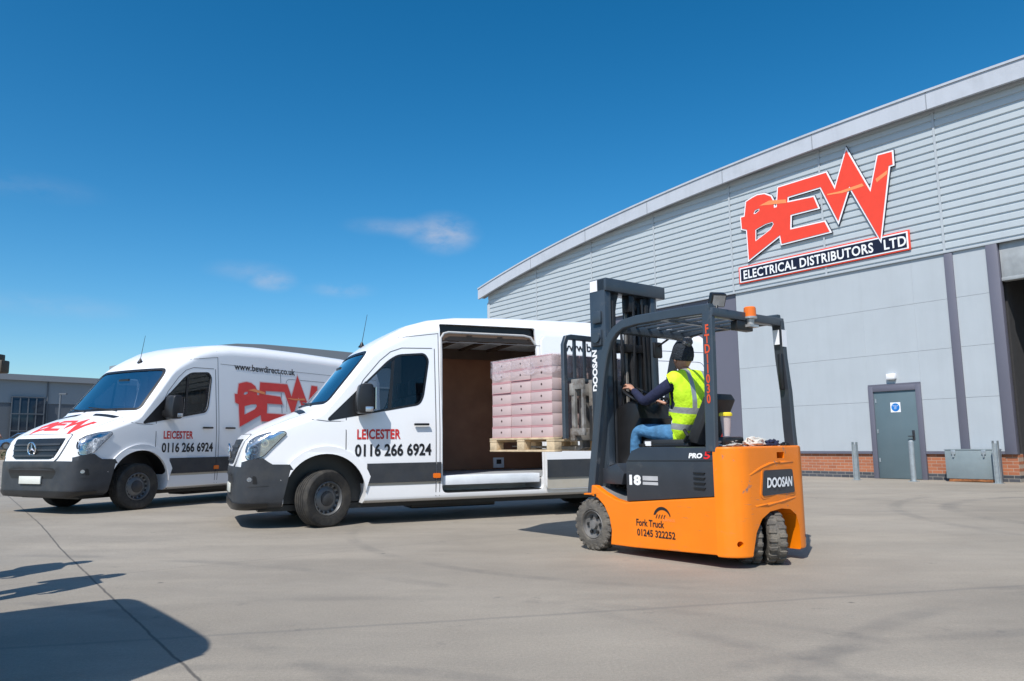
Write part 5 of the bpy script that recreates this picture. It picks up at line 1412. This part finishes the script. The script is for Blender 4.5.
def head_into(bm, c, look, r=.096):
    c = Vector(c); f = Vector(look).normalized(); sd = f.cross(Vector((0, 0, 1))).normalized(); up = sd.cross(f)
    t2 = bmesh.new(); bmesh.ops.create_uvsphere(t2, u_segments=28, v_segments=20, radius=1)
    for q_ in t2.verts:
        x, y, z = q_.co  # x right, y forward, z up
        wx = .078*(1-.18*max(0, -z)); wy = .098; hz = .120
        if z < 0 and y > 0: wy *= 1-.12*(-z)
        if z < -.3 and y < 0: wy *= 1-.45*(-z-.3)
        P_ = Vector((x*wx, y*wy, z*hz))
        if y > .8 and abs(x) < .22 and -.25 < z < .12: P_.y += .022*(1-abs(x)/.22)*(1-abs(z+.12)/.3)   # nose
        if y > .6 and abs(abs(x)-.38) < .18 and .0 < z < .22: P_.y -= .008                                # eye sockets
        if y > .75 and abs(x) < .35 and -.52 < z < -.42: P_.y += .005                                      # lips
        q_.co = c + sd*P_.x + f*P_.y + up*P_.z
    me_ = bpy.data.meshes.new('h'); t2.to_mesh(me_); t2.free(); bm.from_mesh(me_); bpy.data.meshes.remove(me_)
    for s_ in (-1, 1):
        t3 = bmesh.new(); bmesh.ops.create_uvsphere(t3, u_segments=10, v_segments=8, radius=1)
        for q_ in t3.verts:
            q_.co = c + sd*(s_*.080 + q_.co.x*.009) + f*(-.008+q_.co.y*.018) + up*(-.008+q_.co.z*.031)
        me_ = bpy.data.meshes.new('h'); t3.to_mesh(me_); t3.free(); bm.from_mesh(me_); bpy.data.meshes.remove(me_)
def build_person(J, look, root, tops, palm, vest=True, hat=True):
    """J: joint dict; one continuous figure, materials by nearest limb"""
    names = ['pel', 'spi', 'che', 'nck', 'hdb', 'shl', 'ell', 'wrl', 'shr', 'elr', 'wrr', 'hil', 'knl', 'anl', 'tol', 'hir', 'knr', 'anr', 'tor']
    rad = dict(pel=(.165, .145), spi=(.165, .145), che=(.200, .155), nck=.062, hdb=.055, shl=.072, ell=.047, wrl=.033, shr=.072, elr=.047, wrr=.033, hil=.098, knl=.064, anl=.044, tol=.038, hir=.098, knr=.064, anr=.044, tor=.038)
    ix = {n: i for i, n in enumerate(names)}
    ed = [('pel', 'spi'), ('spi', 'che'), ('che', 'nck'), ('nck', 'hdb'), ('che', 'shl'), ('shl', 'ell'), ('ell', 'wrl'), ('che', 'shr'), ('shr', 'elr'), ('elr', 'wrr'),
          ('pel', 'hil'), ('hil', 'knl'), ('knl', 'anl'), ('anl', 'tol'), ('pel', 'hir'), ('hir', 'knr'), ('knr', 'anr'), ('anr', 'tor')]
    me0 = skin([J[n] for n in names], [(ix[a], ix[b_]) for a, b_ in ed], [rad[n] for n in names], 0, 3)
    bm = bmesh.new(); bm.from_mesh(me0); bpy.data.meshes.remove(me0)
    nb = len(bm.faces)
    V_ = {k_: Vector(p_) for k_, p_ in J.items()}
    def dist(p, a, b_):
        ab = b_-a; t_ = max(0, min(1, (p-a).dot(ab)/ab.length_squared)); return (p-(a+ab*t_)).length
    seg = {('pel', 'spi'): 2, ('spi', 'che'): 2, ('che', 'nck'): 2, ('nck', 'hdb'): 0, ('che', 'shl'): 2, ('shl', 'ell'): 2, ('ell', 'wrl'): 2, ('che', 'shr'): 2, ('shr', 'elr'): 2, ('elr', 'wrr'): 2,
           ('pel', 'hil'): 1, ('hil', 'knl'): 1, ('knl', 'anl'): 1, ('anl', 'tol'): 3, ('pel', 'hir'): 1, ('hir', 'knr'): 1, ('knr', 'anr'): 1, ('anr', 'tor'): 3}
    torso = []
    bm.faces.ensure_lookup_table()
    for fc in bm.faces:
        c_ = fc.calc_center_median(); best = min(seg, key=lambda s_: dist(c_, V_[s_[0]], V_[s_[1]]))
        fc.material_index = seg[best]
        if best == ('nck', 'hdb') and c_.z < V_['nck'].z + .03: fc.material_index = 2
        if best in (('pel', 'spi'),) and c_.z < V_['pel'].z - .02: fc.material_index = 1
        a = V_[best[0]]
        if best in (('pel', 'spi'), ('spi', 'che'), ('che', 'nck'), ('pel', 'hil'), ('pel', 'hir')) or (best in (('shl', 'ell'), ('shr', 'elr')) and min((c_-V_['shl']).length, (c_-V_['shr']).length) < .058) or best in (('che', 'shl'), ('che', 'shr')):
            if (c_-V_['hdb']).length > .085 and c_.z > V_['pel'].z-.13: torso.append(fc)
    if vest:
        # outer garment: torso surface pushed outwards, hem below the waist
        vb = bmesh.new(); mp_ = {}
        for fc in torso:
            vv = []
            for q_ in fc.verts:
                if q_ not in mp_: 
                    mp_[q_] = vb.verts.new(q_.co + q_.normal*.028 + Vector((.006*noise.noise(q_.co*18), .006*noise.noise(q_.co*16+Vector((3, 0, 0))), 0)))
                vv.append(mp_[q_])
            vb.faces.new(vv)
        bmesh.ops.smooth_vert(vb, verts=vb.verts, factor=.5, use_axis_x=True, use_axis_y=True, use_axis_z=True)
        for q_ in vb.verts: q_.co += (q_.co - V_['che']).normalized()*.004
        ax = (V_['che']-V_['pel']).normalized(); base = V_['pel']; H_ = (V_['che']-V_['pel']).length
        sh_ax = (V_['shr']-V_['shl']).normalized(); mid = (V_['shr']+V_['shl'])/2
        # cut tape edges into the garment so that the bands are clean
        for off_ in (.02, .075, .17, .225):
            bmesh.ops.bisect_plane(vb, geom=vb.verts[:]+vb.edges[:]+vb.faces[:], plane_co=base+ax*off_, plane_no=ax)
        for s_ in (-1, 1):
            for w2 in (.075, .125):
                bmesh.ops.bisect_plane(vb, geom=vb.verts[:]+vb.edges[:]+vb.faces[:], plane_co=mid+sh_ax*s_*w2, plane_no=sh_ax)
        for fc in vb.faces:
            c_ = fc.calc_center_median(); h_ = (c_-base).dot(ax); l_ = abs((c_-mid).dot(sh_ax))
            fc.material_index = 1 if (.02 < h_ < .075 or .17 < h_ < .225 or (h_ > .225 and .075 < l_ < .125)) else 0
        be = [e_ for e_ in vb.edges if e_.is_boundary]
        r_ = bmesh.ops.extrude_edge_only(vb, edges=be)
        for g_ in r_['geom']:
            if isinstance(g_, bmesh.types.BMVert): g_.co += (V_['spi'] - g_.co).normalized()*.016
        vm = bpy.data.meshes.new('hi_vis_vest'); vb.to_mesh(vm); vb.free(); finish(vm, 50)
    n0 = len(bm.faces); head_into(bm, J['head'], look); bm.faces.ensure_lookup_table()
    for s_ in ('l', 'r'):
        w_ = J['wr'+s_]; d_ = Vector(w_)-Vector(J['el'+s_]); hand_into(bm, Vector(w_)+d_.normalized()*.03, *palm[s_])
    bm.faces.ensure_lookup_table()
    for fc in list(bm.faces)[n0:]: fc.material_index = 0
    me_ = bpy.data.meshes.new('body'); bm.to_mesh(me_); bm.free(); finish(me_, 60)
    link('body', me_, [SKIN, JEANS, tops, SHOE], root)
    if vest: link('hi_vis_vest', vm, [VEST, REFL], root)
    c_ = Vector(J['head']); f = Vector(look).normalized(); sd = f.cross(Vector((0, 0, 1))).normalized(); up = sd.cross(f)
    Mh = Matrix((sd, f, up)).transposed().to_4x4(); Mh.translation = c_
    if hat:
        Mt = Mh @ Matrix.Rotation(R(12), 4, 'X') if False else Mh @ Matrix.Rotation(R(14), 4, 'X')
        prof_ = [(.100, -.010), (.104, .0), (.106, .03), (.105, .045), (.1035, .05), (.103, .07), (.095, .105), (.075, .138), (.045, .158), (.0, .166)]
        b = MB(); b.lathe(prof_, 40, Mt @ Matrix.Diagonal((.90, 1.08, 1., 1.)))
        for q_ in b.bm.verts: q_.co += (q_.co-c_).normalized()*.003*math.sin(math.atan2((q_.co-c_).dot(sd), (q_.co-c_).dot(f))*22)
        bn_ = b.build('beanie_hat', KNIT, root, ang=70)
        bm2 = bmesh.new(); bmesh.ops.create_icosphere(bm2, subdivisions=4, radius=.047)
        for q_ in bm2.verts: q_.co *= 1+.22*noise.noise(q_.co*90); q_.co = q_.co + c_ + up*.140 - f*.100
        mp2 = bpy.data.meshes.new('pompom'); bm2.to_mesh(mp2); bm2.free(); finish(mp2, 70); link('pompom', mp2, KNITP, bn_)
    else:
        b = MB(); b.lathe([(.097, .0), (.098, .03), (.094, .07), (.075, .105), (.04, .125), (0, .13)], 24, Mh @ Matrix.Rotation(R(16), 4, 'X') @ Matrix.Diagonal((.88, 1.08, 1, 1))); b.build('hair', mat('hair_brown', (.03, .02, .012), .8), root)

dv = tag(empty('person', FL, FA), 'person in navy jumper, yellow hi-vis vest, jeans and bobble hat seated driving the forklift', 'person')
J = dict(pel=(.75, .54, 1.07), spi=(.79, .54, 1.24), che=(.80, .53, 1.42), nck=(.745, .53, 1.575), hdb=(.71, .54, 1.66), head=(.69, .545, 1.735),
         shl=(.765, .320, 1.510), ell=(.50, .215, 1.335), wrl=(.285, .31, 1.465), shr=(.835, .745, 1.510), elr=(.60, .83, 1.28), wrr=(.38, .68, 1.34),
         hil=(.68, .445, 1.04), knl=(.27, .35, 1.095), anl=(.215, .36, .60), tol=(.09, .36, .54), hir=(.68, .635, 1.04), knr=(.28, .74, 1.09), anr=(.22, .72, .60), tor=(.09, .72, .54))
build_person(J, (-1, .35, -.02), dv, NAVY, {'l': ((-.75, .25, .5), (0, 1, .1), (-.5, .2, -.8)), 'r': ((-.8, -.1, .3), (0, -1, 0), (-.4, 0, -.9))})
# two people stand outside the left edge and throw the slim shadows
def stander(x, y, rz, label, tops, arm=0.):
    r_ = tag(empty('person', (x, y, 0), rz), label, 'person', 'people standing outside the left edge of the photo')
    Js = dict(pel=(0, 0, .95), spi=(0, .01, 1.12), che=(0, .0, 1.30), nck=(0, .0, 1.48), hdb=(0, .01, 1.57), head=(0, .02, 1.645),
              shl=(-.185, 0, 1.40), ell=(-.24, .0-.02, 1.12), wrl=(-.22, .06+arm, .90+arm*1.2), shr=(.185, 0, 1.40), elr=(.24, -.02, 1.12), wrr=(.22, .08, .90),
              hil=(-.10, 0, .90), knl=(-.105, .01, .50), anl=(-.11, -.02, .10), tol=(-.12, .13, .045), hir=(.10, 0, .90), knr=(.105, .01, .50), anr=(.11, -.02, .10), tor=(.12, .13, .045))
    build_person(Js, (0, 1, 0), r_, tops, {'l': ((0, .1, -1), (0, 1, 0), (.6, .3, -.6)), 'r': ((0, .1, -1), (0, 1, 0), (-.6, .3, -.6))}, vest=False, hat=False)
stander(-4.36, 5.65, R(-60), 'person in navy top and jeans outside the left edge, farther from the camera', NAVY)
stander(-3.70, 4.93, R(-40), 'person in grey top and jeans outside the left edge, nearer the camera', mat('grey_top', (.10, .10, .11), .9), .25)
